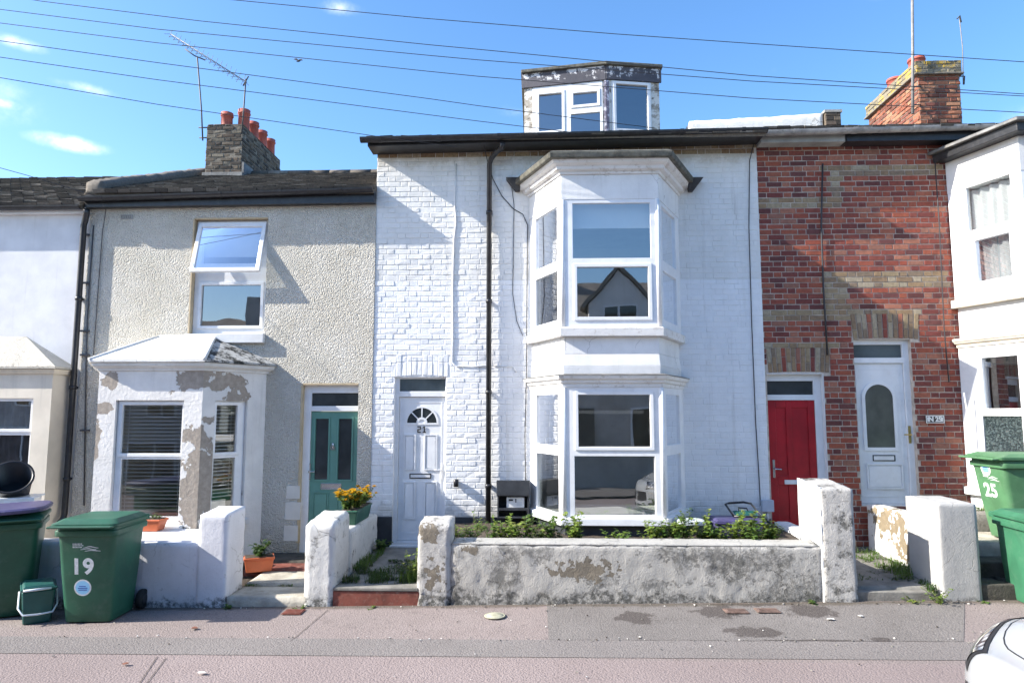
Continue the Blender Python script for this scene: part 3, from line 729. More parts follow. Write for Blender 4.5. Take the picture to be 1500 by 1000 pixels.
# cables and the painted-over conduit on the wall
mb = MB()
mb.tube([P3(706, 200, -.36), P3(714, 236, -.03), P3(722, 262, -.012), P3(735, 287, -.012), P3(752, 306, -.012), P3(766, 314, -.012), P3(773, 330, -.012), P3(772, 420, -.012), P3(771, 560, -.012), P3(769, 640, -.012), P3(770, 704, -.012)], .006, 6)
mb.tube([P3(748, 262, -.01), P3(753, 300, -.01), P3(752, 380, -.01), P3(751, 430, -.01), P3(757, 470, -.01), P3(766, 492, -.01)], .004, 6)
mb.build('cable', 'dark_wire', H21)
mb = MB(); mb.tube([P3(1104, 212, -.05), P3(1098, 235, -.012), P3(1097, 330, -.012), P3(1101, 470, -.012), P3(1107, 620, -.012), P3(1112, 700, -.012), P3(1114, 740, -.012)], .006, 6); mb.build('cable', 'dark_wire', H21)
mb = MB(); pts = [(668, 240), (666, 300), (668, 325), (665, 350), (663, 420), (663, 500), (662, 530), (668, 536), (690, 537), (716, 536)]
mb.tube([P3(px, py, -.012) for px, py in pts], .010, 8); mb.tube([P3(724, 536, -.01), P3(752, 537, -.01), P3(756, 545, -.01)], .008, 8); mb.build('conduit', 'white_brick', H21)
# ---- bay masonry
zs = {k: zf(v) for k, v in dict(lo_sill_b=769, lo_sill_t=757.5, lo_head=570, corn_b=567, corn_t=547.5, apron_t=493, up_sill_b=492.5, up_sill_t=478, up_head=292, fr_t=256).items()}
mb = MB()
bay_course(mb, B21, [(-.02, zs['corn_t']+.001), (-.012, zs['corn_t']+.1), (-.03, zs['corn_t']+.25), (-.035, zs['up_sill_b']-.001)])
bay = mb.build('bay_front', 'bay_paint', H21, bevel=.006)
mb = MB(); bay_course(mb, B21, [(-.03, .1), (-.03, zs['lo_sill_b']-.001)]); mb.build('bay_base', 'charcoal_paint', bay)
mb = MB(); bay_course(mb, B21, [(.055, zs['lo_sill_b']), (.05, zs['lo_sill_t']-.012), (.0, zs['lo_sill_t'])]); mb.build('sill', 'upvc', bay, bevel=.006)
mb = MB(); bay_course(mb, B21, [(.045, zs['up_sill_b']), (.05, zs['up_sill_t']-.02), (.0, zs['up_sill_t'])]); mb.build('sill', 'weathered_paint', bay, bevel=.006)
h = zs['corn_t']-zs['corn_b']
mb = MB(); bay_course(mb, B21, [(.012, zs['corn_b']), (.012, zs['corn_b']+h*.28), (.035, zs['corn_b']+h*.33), (.04, zs['corn_b']+h*.55), (.07, zs['corn_b']+h*.62), (.085, zs['corn_b']+h*.86), (.0, zs['corn_t'])])
mb.build('cornice', 'weathered_paint', bay, bevel=.003)
mb = MB(); bay_course(mb, B21, [(.086, zs['corn_b']+h*.862), (.094, zs['corn_b']+h*.90), (.02, zs['corn_t']+.004)]); mb.build('lead_flashing', 'lead', bay)
ft = FZ(890, 256, -.9)
mb = MB(); bay_course(mb, B21, [(.006, zs['up_head']), (.006, ft)]); mb.build('frieze', 'bay_paint', bay, bevel=.003)
ct = FZ(890, 232, -1.05)
hh = ct-ft
mb = MB(); bay_course(mb, B21, [(.03, ft+.001), (.035, ft+hh*.22), (.085, ft+hh*.30), (.095, ft+hh*.56), (.15, ft+hh*.68), (.175, ft+hh*.99)]); mb.build('cornice', 'weathered_paint', bay, bevel=.006)
lt = FZ(890, 221, -1.05)
mb = MB(); bay_course(mb, B21, [(.225, ct-.01), (.24, ct+(lt-ct)*.6), (.18, lt), (-.25, lt+.14)]); o = mb.build('lead_roof', 'mossy_lead', bay, bevel=.012)
for sx, px in ((-1, 753), (1, 1016)):
    x, z = F(px, 264, -.03); mb = MB()
    q_ = -.05 if sx > 0 else .05
    mb.hexa([(x+q_-.03, -.09, z-.17), (x+q_+.03, -.09, z-.17), (x+q_+.03, -.008, z-.17), (x+q_-.03, -.008, z-.17), (x-.11, -.16, z), (x+.11, -.16, z), (x+.11, -.008, z), (x-.11, -.008, z)]); mb.build('gutter_hopper', 'slate_black', bay, bevel=.005)
# ---- bay windows
def bay_windows(parent, pts, front, sides, z0, z1, nin=.0, glass='window_glass', post=.065):
    A, B = pts[1], pts[2]
    fr = window(parent, A, B, .0, (Vector(B)-Vector(A)).length, z0, z1, front, nf=nin, glass=glass)
    for a, b, l in ((pts[0], pts[1], sides[0]), (pts[2], pts[3], sides[1])):
        if l: window(parent, a, b, .0, (Vector(b)-Vector(a)).length, z0, z1, l, nf=nin, glass=glass)
A, B = B21[1], B21[2]; u_ = lambda px, py: CP(px, py, A, B)[0]; LC = (Vector(B21[1])-Vector(B21[0])).length
zt_, zm_, zm2, zb_ = zf(578), zf(654), zf(668), zf(754)
ul0, ul1 = .20, LC-.13
side = lambda mirror, ztop, zma, zmb, zbo: [((ul0, ul1) if not mirror else (LC-ul1+.02, LC-ul0+.02))+q for q in ((zma, ztop, False), (zbo, zmb, False))]
bay_windows(H21, B21, [(u_(847.3, 615), u_(952.6, 615), zm_, zt_, True), (u_(842, 700), u_(960, 700), zb_, zm2, False, 'window_glass', .036)],
            (side(False, zt_+.01, zm_+.005, zm2, zb_), side(True, zt_+.01, zm_+.005, zm2, zb_)), zs['lo_sill_t'], zs['corn_b'])
zt_, zm_, zm2, zb_ = zf(297.5), zf(378), zf(391), zf(464)
bay_windows(H21, B21, [(u_(839, 340), u_(953, 340), zm_, zt_, False, 'sky_glass'), (u_(845.5, 425), u_(950, 425), zb_, zm2, True, 'sky_glass')],
            (side(False, zt_, zm_, zm2-.02, zb_-.02), side(True, zt_, zm_, zm2-.02, zb_-.02)), zs['up_sill_t'], zs['up_head'])
# raised corner posts of the bay
for (za, zb) in ((zs['lo_sill_t']+.001, zs['corn_b']-.001), (zs['up_sill_t']+.001, zs['up_head']-.001)):
    for (x, y) in (B21[1], B21[2]): mb = MB(); mb.lathe([(.035, za), (.035, zb)], (x+(.012 if x < 1 else -.012), y+.02, 0), 12); mb.build('corner_post', 'upvc', H21)
room(H21, -.2, 2.3, .2, 2.3, zs['lo_sill_t']-.05, 3.0); room(H21, -.2, 2.3, .2, 3.4, 3.05, 5.15)
mb = MB(); mb.box(.42, 1.47, -.76, -.745, zf(330), zs['up_head']-.02); mb.build('roller_blind', 'roller_blind', H21)  # added panel, coloured pale for the lit ceiling behind the top pane
mb = MB(); mb.box(.3, 1.6, .9, 1.1, zf(606), zf(600)); mb.build('ceiling_light', 'white_plastic', H21)
# ---- front door
def panel(mb, x0, x1, z0, z1, y, w=.018, d=.010):
    d *= 1.7
    "raised bolection round a field on a door face at y"
    mb.slab((x0, y), (x1, y), z0, z1, [(w, x1-x0-w, z0+w, z1-w)], d, 0)
    mb.box(x0+w+.014, x1-w-.014, y-d*.6, y, z0+w+.014, z1-w-.014)
def arch_ring(mb, cx, cz, r0, r1, y0, y1, a0=0, a1=math.pi, n=20):
    for i in range(n):
        p, q = a0+(a1-a0)*i/n, a0+(a1-a0)*(i+1)/n
        c = lambda r, a, y: (cx+r*math.cos(a), y, cz+r*math.sin(a))
        mb.hexa([c(r0, p, y0), c(r0, q, y0), c(r0, q, y1), c(r0, p, y1), c(r1, p, y0), c(r1, q, y0), c(r1, q, y1), c(r1, p, y1)])
def sector(mb, cx, cz, r0, r1, y, a0, a1, n=8, mi=0):
    for i in range(n):
        p, q = a0+(a1-a0)*i/n, a0+(a1-a0)*(i+1)/n
        mb.quad([(cx+r0*math.cos(p), y, cz+r0*math.sin(p)), (cx+r1*math.cos(p), y, cz+r1*math.sin(p)), (cx+r1*math.cos(q), y, cz+r1*math.sin(q)), (cx+r0*math.cos(q), y, cz+r0*math.sin(q))], mi)
yd = .075
f = lambda px, py: F(px, py, yd)
fw0, fw1 = D21[0]-.005, D21[1]+.005
lx0, lx1 = f(584, 650)[0], f(652.3, 650)[0]; lz1 = f(615, 581)[1]; fz0, fz1 = f(615, 573)[1], f(615, 555)[1]
mb = MB(); mb.slab((fw0, yd-.03), (fw1, yd-.03), .29, D21[3]+.045, [(lx0-fw0, lx1-fw0, .33, lz1), (lx0-fw0+.005, lx1-fw0-.005, fz0, fz1)], 0, -.08)
door = mb.build('front_door', 'upvc', H21, bevel=.005)
mb = MB(); mb.quad([(lx0, yd, fz0), (lx1, yd, fz0), (lx1, yd, fz1), (lx0, yd, fz1)]); mb.build('fanlight', 'frosted_glass', door)
mb = MB(); mb.box(lx0+.003, lx1-.003, yd, yd+.045, .335, lz1-.004)
cxd = f(618, 619)[0]; czd = f(618, 619)[1]
mb.slab((lx0+.05, yd), (lx1-.05, yd), .42, lz1-.07, [(.014, lx1-lx0-.1-.014, .434, lz1-.084)], .006, 0)
for a, b, c, d in ((592, 609, 636, 688), (622, 640.5, 636, 688), (591, 608.5, 705, 760), (622, 640, 705, 760)):
    panel(mb, f(a, c)[0], f(b, c)[0], f(a, d)[1], f(a, c)[1], yd, .014, .009)
arch_ring(mb, cxd, czd, .205, .232, yd-.010, yd); mb.box(cxd-.232, cxd+.232, yd-.010, yd, czd-.026, czd-.001)
for a in (45, 90, 135): 
    p = Vector((math.cos(R(a)), 0, math.sin(R(a)))); q = Vector((-p.z, 0, p.x))*.008; c0 = Vector((cxd, yd-.009, czd))
    mb.hexa([c0+p*.07-q, c0+p*.206-q, c0+p*.206-q+Vector((0, .008, 0)), c0+p*.07-q+Vector((0, .008, 0)), c0+p*.07+q, c0+p*.206+q, c0+p*.206+q+Vector((0, .008, 0)), c0+p*.07+q+Vector((0, .008, 0))])
arch_ring(mb, cxd, czd, .045, .075, yd-.010, yd)
mb.build('door_leaf', 'upvc', door)
mb = MB()
for k in range(4): sector(mb, cxd, czd, .078, .204, yd-.002, R(45*k), R(45*k+45))
mb.build('sunburst_pane', 'dark_frosted', door)
zc = f(618, 628.7)[1]
for ox, rects in ((-.036, ((-.024, .024, .030, .044), (.010, .024, .0065, .0295), (-.024, .024, -.0075, .006), (-.024, -.010, -.0295, -.008), (-.024, .024, -.044, -.030))), (.036, ((-.007, .009, -.0295, .044), (-.022, -.0075, .022, .036), (-.022, .024, -.044, -.030)))):
    mb = MB()
    for a_, b_, c_, d_ in rects: mb.box(cxd+ox+a_, cxd+ox+b_, yd-.014, yd-.0065, zc+c_, zc+d_)
    mb.build('door_number', 'ink_black', door)
def letterbox(parent, px0, px1, py0, py1, y, plate='white_plastic', rim='ink_black'):
    x0, z1 = F(px0, py0, y); x1, z0 = F(px1, py1, y)
    mb = MB(); mb.slab((x0, y), (x1, y), z0, z1, [(.012, x1-x0-.012, z0+.012, z1-.012)], .010, .001); mb.box(x0+.013, x1-.013, y-.006, y-.001, z0+.013, z1-.013, 1)
    return mb.build('letter_plate', [rim, plate], parent, bevel=.002)
letterbox(door, 600, 631.5, 693, 700.5, yd)
mb = MB(); x, z = f(646.5, 690); mb.box(x-.014, x+.014, yd-.012, yd-.001, z-.11, z+.11); mb.tube([(x, yd-.012, z+.02), (x, yd-.05, z+.02), (x-.09, yd-.055, z+.02)], .009, 8); mb.build('door_handle', 'white_plastic', door, bevel=.003)
mb = MB(); mb.box(fw0-.01, fw1+.01, -.10, .02, .255, .292); mb.build('door_sill', 'upvc', door, bevel=.006)
# ---- dormer
DA, DB, DCc = (FX(768, 150, .95), .95), (FX(888, 150, .72), .72), (FX(966, 150, .86), .86)
DPT = [DA, DB, DCc]
zroof, zfb = FZ(888, 94, .72), FZ(888, 118, .72)
zw0 = 6.16
def dz_(px, py): return (CP(px, py, DA, DB) if px < 889 else CP(px, py, DB, DCc))
mb = MB(); H = []
L1 = (Vector(DB)-Vector(DA)).length; L2 = (Vector(DCc)-Vector(DB)).length
a0 = dz_(780, 129); a1 = dz_(884, 198); b0 = dz_(895, 118); b1 = dz_(955, 194)
mb.slab(DA, DB, zw0, zroof-.02, [(a0[0], a1[0], zw0+.04, a0[1])], 0, -.08); mb.slab(DB, DCc, zw0, zroof-.02, [(b0[0], b1[0], zw0+.06, b0[1])], 0, -.08)
mb.box(DA[0], DA[0]+.06, DA[1]+.10, 3.3, zw0, zroof-.02); mb.box(DCc[0]-.06, DCc[0], DCc[1]+.10, 3.3, zw0, zroof-.02)
dm = mb.build('dormer', 'flaking_paint', H21)
mb = MB(); mb.lbox(DA, DB, -.03, L1-.001, zfb, zroof-.035, .001, .03); mb.lbox(DB, DCc, .001, L2+.03, zfb+.01, zroof-.035, .001, .03); mb.build('dormer_fascia', 'flaking_fascia', dm, bevel=.004)
mb = MB(); o = .07
ring = lambda z: [(DA[0]-.05, DA[1]-o, z), (DB[0], DB[1]-o, z), (DCc[0]+.05, DCc[1]-o, z), (DCc[0]+.05, 3.4, z), (DA[0]-.05, 3.4, z)]
mb.prism(ring(zroof-.034), ring(zroof+.02)); mb.build('dormer_roof', 'mossy_lead', dm, bevel=.01)
mb = MB(); pu0, pu1 = dz_(885.2, 150)[0], L1+.001
mb.lbox(DA, DB, pu0, pu1, zw0+.02, zfb-.005, .001, .022); mb.lbox(DB, DCc, 0, .04, zw0+.02, zfb-.005, .001, .022); mb.build('dormer_post', 'painted_post', dm)
g = lambda x0, y0, x1, y1, op: (dz_(x0, (y0+y1)/2)[0], dz_(x1, (y0+y1)/2)[0], dz_((x0+x1)/2, y1)[1], dz_((x0+x1)/2, y0)[1], op, 'sky_glass')
window(H21, DA, DB, a0[0]+.003, a1[0]-.003, zw0+.043, a0[1]-.003, [g(790, 138, 823.5, 192, True), g(840, 136, 875, 153.5, True), g(836.5, 166, 879.5, 197, False)], nf=.01, name='dormer_window')
window(H21, DB, DCc, b0[0]+.003, b1[0]-.003, zw0+.063, b0[1]-.003, [g(902.5, 125, 948.5, 190, True)], nf=.01, name='dormer_window')
room(H21, DA[0]+.08, DCc[0]-.08, .97, 3.2, zw0, zroof-.06)

# ================================================================== HOUSE: cream pebbledash with peeling bay
H19 = thing('pebbledash_house', 'cream pebbledash terraced house with peeling hipped bay window and sage green door', 'house', (0, 0, 0))
X19L = -6.38; Y19 = -.016
B19 = [(-6.08, 0), (-5.60, -.78), (-4.24, -.78), (-3.72, 0)]
W19 = (FX(281.5, 400), FX(390.5, 400), FZ(335, 491), FZ(335, 320.5))
D19 = (FX(441.5, 640), FX(524, 640), .17, FZ(480, 563))
z8 = lambda py, px=220, y=-.78: FZ(px, py, y)
sill8, head8 = z8(768), z8(586)
mb = MB(); XL2 = X19L
mb.slab((X19L, Y19), (XL-.001, Y19), -.1, 5.06, [(W19[0]-XL2, W19[1]-XL2, W19[2], W19[3]), (D19[0]-XL2, D19[1]-XL2, D19[2], D19[3]), (-5.9-XL2, -3.9-XL2, sill8, head8-.02)], 0, -.27)
mb.build('front_wall', 'pebbledash', H19)
simple('tan_paint', (.50, .40, .26), .8, .12, 8, .002, 60)
for (a, b, c, d) in ((W19[0]-.012, W19[0]+.006, W19[2]+.03, W19[3]-.0065), (W19[0]+.0, W19[1]+.0, W19[3]-.006, W19[3]+.012), (D19[0]-.02, D19[0]+.006, .3, D19[3]-.0065), (D19[0], D19[1], D19[3]-.006, D19[3]+.018)):
    mb = MB(); mb.box(a, b, Y19-.003, Y19+.085, c, d); mb.build('reveal_edge', 'tan_paint', H19)
mb = MB()
for (x0, y0, x1, y1) in ((420, 711, 439, 730), (418, 735, 440, 761), (416, 769, 436, 792)):
    a = F(x0, y0, Y19); b = F(x1, y1, Y19); mb.box(a[0], b[0], Y19-.004, Y19, b[1], a[1])
mb.build('paint_patch', 'cream_patch', H19, bevel=.003)
# window, one sash swung out at the foot
yw = .075
A, B = (W19[0], yw), (W19[1], yw); cu = lambda px, py: CP(px, py, A, B)
wt0 = FZ(335, 327, yw); wm = FZ(335, 402, yw); wm2 = FZ(335, 409, yw); wb = FZ(335, 487, yw)
gl = (cu(294.5, 450)[0], cu(381.5, 450)[0], FZ(338, 477, yw), FZ(338, 417.5, yw), True, 'sky_glass')
L = B[0]-A[0]
mb = MB(); fr = window(H19, A, B, .005, L-.003, W19[2]+.02, W19[3]-.004, [gl, (.09, L-.12, wm+.16, wt0-.04, False, 'sky_glass')], nf=.0)
for c in list(fr.children):
    if c.name.startswith('pane') and c.bound_box[2][2] > 4.2: bpy.data.objects.remove(c)
TOP = Vector((0, yw-.02, wt0)); ang = R(15)
sw0, sw1 = A[0]+.045, B[0]-.04; hgt = (wt0-FZ(335, 398, yw-.21))/math.cos(ang)
mb = MB(); mb.slab((sw0, 0), (sw1, 0), -hgt, 0, [(.055, sw1-sw0-.055, -hgt+.055, -.075)], .022, -.03)
mb.slab((sw0+.38, 0), (sw1-.38, 0), -.05, -.035, [], .03, .0225)
rotm = Matrix.Translation(TOP) @ Matrix.Rotation(-ang, 4, 'X')
bmesh.ops.transform(mb.bm, matrix=rotm, verts=mb.bm.verts); sash = mb.build('open_sash', 'upvc', H19, bevel=.005)
mb = MB(); mb.quad([(sw0+.05, .0, -hgt+.05), (sw1-.05, .0, -hgt+.05), (sw1-.05, .0, -.07), (sw0+.05, .0, -.07)])
bmesh.ops.transform(mb.bm, matrix=rotm, verts=mb.bm.verts); mb.build('pane', 'sky_glass', sash)
mb = MB(); mb.tube([(sw0+.03, yw-.01, wm+.03), (sw0+.03, yw-.16, wm+.04)], .008, 6); mb.build('window_stay', 'chrome', sash)
mb = MB(); mb.box(W19[0]-.02, W19[1]+.02, Y19-.07, yw-.05, FZ(335, 502, -.07), W19[2]+.015); mb.build('window_sill', 'white_render', H19, bevel=.006)
room(H19, W19[0]-.5, W19[1]+.5, .28, 3.0, 2.75, 5.0)
mb = MB(); mb.box(W19[0]+.08, W19[1]-.03, .20, .212, wm+.28, W19[3]-.03); mb.build('roller_blind', 'roller_blind', H19)  # roller blind behind the open sash
# air brick
mb = MB(); x, z = F(186, 318, Y19); mb.slab((x-.09, Y19), (x+.09, Y19), z-.03, z+.03, [(.012+.026*k, .028+.026*k, z-.02, z+.02) for k in range(6)], .012, .001); mb.build('air_brick', 'grey_concrete', H19)
# door
yd = .085; f = lambda px, py: F(px, py, yd)
lx0, lx1 = f(453.5, 700)[0], D19[1]+.03; lz1 = f(488, 602)[1]; fz0, fz1 = f(488, 594.5)[1], f(488, 575.5)[1]
fw0, fw1 = D19[0]-.005, D19[1]+.09
mb = MB(); mb.slab((fw0, yd-.03), (fw1, yd-.03), .15, D19[3]+.02, [(lx0-fw0, lx1-fw0, .19, lz1), (lx0-fw0+.005, lx1-fw0, fz0, fz1)], 0, -.07); door = mb.build('front_door', 'upvc', H19, bevel=.005)
mb = MB(); mb.quad([(lx0, yd, fz0), (lx1, yd, fz0), (lx1, yd, fz1), (lx0, yd, fz1)]); mb.build('fanlight', 'dark_frosted', door)
mb = MB(); ga, gb = (461.5, 481), (495.5, 515); gz_ = (f(488, 702)[1], f(488, 613)[1])
holes = [(f(p[0], 650)[0]-lx0, f(p[1], 650)[0]-lx0, *gz_) for p in (ga, gb)]
mb.slab((lx0+.003, yd), (lx1, yd), .19, lz1-.004, holes, 0, -.045, u_off=(0, None))
for h in holes:
    mb.slab((lx0+h[0]-.022, yd), (lx0+h[1]+.022, yd), h[2]-.022, h[3]+.022, [(.022, .022+h[1]-h[0], h[2], h[3])], .012, .0)
for a, b in ((458, 481), (493, 516)): panel(mb, f(a, 740)[0], f(b, 740)[0], .28, f(a, 720)[1], yd, .014, .008)
mb.build('door_leaf', 'teal_door', door)
mb = MB()
for h in holes: mb.quad([(lx0+h[0], yd+.015, h[2]), (lx0+h[1], yd+.015, h[2]), (lx0+h[1], yd+.015, h[3]), (lx0+h[0], yd+.015, h[3])])
mb.build('door_pane', 'dark_frosted', door)
letterbox(door, 470, 500, 707.5, 716.5, yd, 'chrome', 'chrome')
mb = MB(); x, z = f(488, 653); mb.lathe([(.012, 0), (.02, .03), (.014, .05), (.022, .075), (.008, .09)], (x, yd-.01, z-.045), 10); arch_ring(mb, x, z-.02, .022, .032, yd-.03, yd-.018, 0, 2*math.pi, 18); mb.build('door_knocker', 'chrome', door)
mb = MB(); x, z = f(453.8, 690); mb.box(x-.012, x+.016, yd-.02, yd-.008, z-.11, z+.11); mb.tube([(x, yd-.02, z), (x, yd-.055, z), (x+.09, yd-.06, z)], .009, 8); mb.build('door_handle', 'chrome', door)
# ---- bay with hipped cap
PEEL = [(-4.30, -.78, 1.15, .23, .62), (-4.10, -.60, 1.0, .20, .72), (-4.38, -.78, 2.46, .22, .14), (-4.08, -.55, 2.44, .30, .14), (-3.98, -.45, 2.28, .11, .12), (-4.20, -.75, 1.95, .11, .08),
        (-5.45, -.78, 2.46, .12, .10), (-5.62, -.72, 1.75, .07, .22), (-5.5, -.78, 2.1, .12, .06)]
mk_render('peeling_render', (.75, .73, .70), patch_pts=PEEL, patch_col=(.30, .26, .22), bd=.009, pscale=4.5)
mb = MB()
L8f = 1.36
wx0, wx1 = CP(165.5, 660, B19[1], B19[2])[0], CP(266, 660, B19[1], B19[2])[0]
LC8 = (Vector(B19[3])-Vector(B19[2])).length
sx0, sx1 = CP(312, 660, B19[2], B19[3])[0], CP(360, 660, B19[2], B19[3])[0]
eb8 = z8(543)
mb.slab(B19[1], B19[2], 0, eb8, [(wx0, wx1, sill8, head8)], 0, -.14)
mb.slab(B19[2], B19[3], 0, eb8, [(sx0, sx1, sill8, head8)], 0, -.14); mb.slab(B19[0], B19[1], 0, eb8, [(LC8-sx1, LC8-sx0, sill8, head8)], 0, -.14)
bay8 = mb.build('bay_front', 'peeling_render', H19)
mb = MB(); mb.lbox(B19[1], B19[2], wx0-.06, wx1+.06, sill8-.07, sill8-.001, -.1, .07); mb.lbox(B19[2], B19[3], sx0-.06, sx1+.06, sill8-.07, sill8-.001, -.1, .06); mb.build('sill', 'white_render', bay8, bevel=.008)
mb = MB(); bay_course(mb, B19, [(.02, eb8+.001), (.03, eb8+.03), (.085, eb8+.06), (.095, eb8+.105)]); mb.build('cornice', 'white_render', bay8, bevel=.006)
zr = FZ(270, 496)
o_ = offset_line(B19, .125); base = [Vector((p.x, p.y, eb8+.107)) for p in o_]; rl, rr = Vector((FX(234, 496), -.018, zr)), Vector((FX(316, 497), -.018, zr))
mk_render('white_slate_wash', (.74, .73, .70), bd=.006, mould=.12)
mk_render('blackened_slate', (.55, .54, .51), bd=.012, mould=1.0, mscale=7, mthr=.45)
mb = MB(); t_ = Vector((0, 0, .03))
def plate(mb, poly):
    poly = [Vector(p) for p in poly]; mb.prism(poly, [p+t_ for p in poly])
plate(mb, [base[1], base[2], rr, rl]); roof8 = mb.build('bay_roof', 'white_slate_wash', bay8)
mb = MB(); plate(mb, [base[2]+Vector((.004, .002, 0)), base[3], rr+Vector((.004, 0, 0))]); mb.build('bay_roof', 'blackened_slate', bay8)
mb = MB(); plate(mb, [base[0], base[1]+Vector((-.004, .002, 0)), rl+Vector((-.004, 0, 0))]); mb.build('bay_roof', 'white_slate_wash', bay8)
mb = MB()
for a, b in ((base[1], rl), (base[2], rr), (rl, rr)): mb.tube([a+t_, a.lerp(b, .5)+t_*1.1, b+t_], .022, 8)
mb.build('hip_ridge', 'white_slate_wash', bay8)
zt_, za_, zc_, zb_ = z8(593), z8(664), z8(673), z8(757)
window(H19, B19[1], B19[2], wx0+.004, wx1-.004, sill8, head8, [(CP(175, 630, B19[1], B19[2])[0], wx1-.035, za_, zt_, True), (CP(172, 710, B19[1], B19[2])[0], wx1-.03, zb_, zc_, False)], nf=-.05, glass='clear_glass')
window(H19, B19[2], B19[3], sx0+.004, sx1-.004, sill8, head8, [(sx0+.05, sx1-.12, za_, zt_, True), (sx0+.04, sx1-.12, zb_, zc_, False)], nf=-.05, glass='clear_glass')
def blind(parent, A, B, u0, u1, z0, z1, nn):
    mb = MB(); z = z1
    while z > z0: mb.lbox(A, B, u0, u1, z-.016, z, nn-.006, nn+.0); z -= .047
    for u in (u0+.08, u1-.08): mb.lbox(A, B, u-.004, u+.004, z0, z1, nn+.021, nn+.024)
    bmesh.ops.rotate(mb.bm, verts=[], cent=(0, 0, 0), matrix=Matrix())
    return mb.build('venetian_blind', 'blind_slat', parent)
blind(H19, B19[1], B19[2], wx0+.02, wx1-.02, sill8+.02, head8-.02, -.17); blind(H19, B19[2], B19[3], sx0+.02, sx1-.06, sill8+.30, head8-.02, -.17)
room(H19, -5.9, -3.9, .26, 3.0, sill8-.05, 2.7)
mb = MB(); mb.lbox(B19[2], B19[3], sx0+.03, sx1-.12, sill8+.02, sill8+.25, -.24, -.235); mb.build('window_board', 'curtain', H19)
# ---- eaves and roof
fz0_, fz1_ = FZ(160, 304, -.1), FZ(547, 297.5, -.1)
mb = MB(); mb.hexa([(X19L-.02, -.13, fz0_), (XL-.002, -.13, fz1_), (XL-.002, -.017, fz1_+.002), (X19L-.02, -.017, fz0_+.002), (X19L-.02, -.13, 5.12), (XL-.002, -.13, 5.14), (XL-.002, -.017, 5.16), (X19L-.02, -.017, 5.14)]); mb.build('fascia', 'black_gutter', H19)
gz0, gz1 = FZ(160, 289, -.19), FZ(547, 276, -.19)
mb = MB(); mb.exx(gutter_prof(-.195, gz0-.0, .06), X19L-.05, XL-.004, gz1-gz0)
for i in range(5): mb.exx(gutter_prof(-.195, gz0+(gz1-gz0)*(.3+i*.85)/4.1+.002, .067, t=.004), X19L+.25+i*.85, X19L+.30+i*.85, .0005)
mb.build('gutter', 'black_gutter', H19)
tiled_roof('roof', H19, -6.22, XL-.004, -.2, 5.13, 3.0, 6.50, seed=19)
mb = MB(); mb.hexa([(-6.2, 3.001, 5), (XL-.01, 3.001, 5), (XL-.01, 6.2, 5), (-6.2, 6.2, 5), (-6.2, 3.001, 6.5), (XL-.01, 3.001, 6.5), (XL-.01, 6.3, 5.1), (-6.2, 6.3, 5.1)]); mb.build('rear_roof', 'roof_tile', H19)
mb = MB()
for i in range(10): mb.lathe([(.10, 0), (.10, .40)], (-6.2+i*.39, 3.0, 6.50), 12, axis='X')
mb.build('ridge_tile', 'roof_tile', H19)
lumpy('verge', 'roof_tile', H19, [(-6.44, -.12, 5.12), (-6.18, -.12, 5.12), (-6.18, 3.0, 6.47), (-6.44, 3.0, 6.47), (-6.44, -.12, 5.34), (-6.18, -.12, 5.34), (-6.18, 3.0, 6.67), (-6.44, 3.0, 6.67)], res=.07, amp=.03, fr=5, soft=.03)
# chimney stack with five pots
def bricks_at(mb, L, z0, z1, origin, ang, **k):
    n0 = len(mb.bm.verts); bricks(mb, 0, L, z0, z1, [], 0, **k); mb.bm.verts.ensure_lookup_table()
    vs = mb.bm.verts[n0:]; bmesh.ops.transform(mb.bm, matrix=Matrix.Translation(origin) @ Matrix.Rotation(ang, 4, 'Z'), verts=vs)
def stack(name, parent, x0, x1, y0, y1, z0, z1, brick, mortar, seed, over=0.0, relief=.008):
    mb = MB(); mb.box(x0, x1, y0, y1, z0, z1-.02, 1)
    for L, o, a in ((x1-x0, (x0, y0, 0), 0), (y1-y0, (x1, y0, 0), R(90)), (x1-x0, (x1, y1, 0), R(180)), (y1-y0, (x0, y1, 0), R(-90))):
        bricks_at(mb, L, z0, z1, o, a, relief=relief, jit=.006, ch=.006, gap=.012, seed=seed); seed += 1
    return mb.build(name, [brick, mortar], parent)
def pot(parent, x, y, z, h, r, mat='clay_pot'):
    mb = MB(); mb.lathe([(r*1.02, 0), (r*.92, .05), (r*.88, h*.78), (r*1.02, h*.80), (r*1.02, h*.86), (r*.93, h*.88), (r*.98, h), (r*.8, h), (r*.75, .1)], (x, y, z), 18, cap1=True); return mb.build('chimney_pot', mat, parent)
cx0, cx1, cy0, cy1, cz1 = FX(303, 200, 2.6), FX(355, 200, 2.6), 2.6, 4.45, FZ(330, 182, 2.6)
ch = stack('chimney', H19, cx0, cx1, cy0, cy1, 5.9, cz1, 'chimney_brick', 'chimney_mortar', 31)
mb = MB(); mb.hexa([(cx0+.02, cy0+.02, cz1-.01), (cx1-.02, cy0+.02, cz1-.01), (cx1-.02, cy1-.02, cz1-.01), (cx0+.02, cy1-.02, cz1-.01), (cx0+.1, cy0+.1, cz1+.04), (cx1-.1, cy0+.1, cz1+.04), (cx1-.1, cy1-.1, cz1+.04), (cx0+.1, cy1-.1, cz1+.04)]); mb.build('flaunching', 'chimney_mortar', ch)
pot(ch, FX(333, 165, 2.85), 2.85, cz1, .32, .115)
for k in range(4): pot(ch, cx1-.14, 2.95+k*.42, cz1, .42 if k == 0 else .36, .115)
mb = MB(); mb.box(cx0-.03, cx1+.05, cy0-.06, cy0-.012, 6.30, 6.42); mb.box(cx1+.02, cx1+.06, cy0-.02, 3.0, 6.30, 6.62); mb.build('lead_flashing', 'lead', ch)
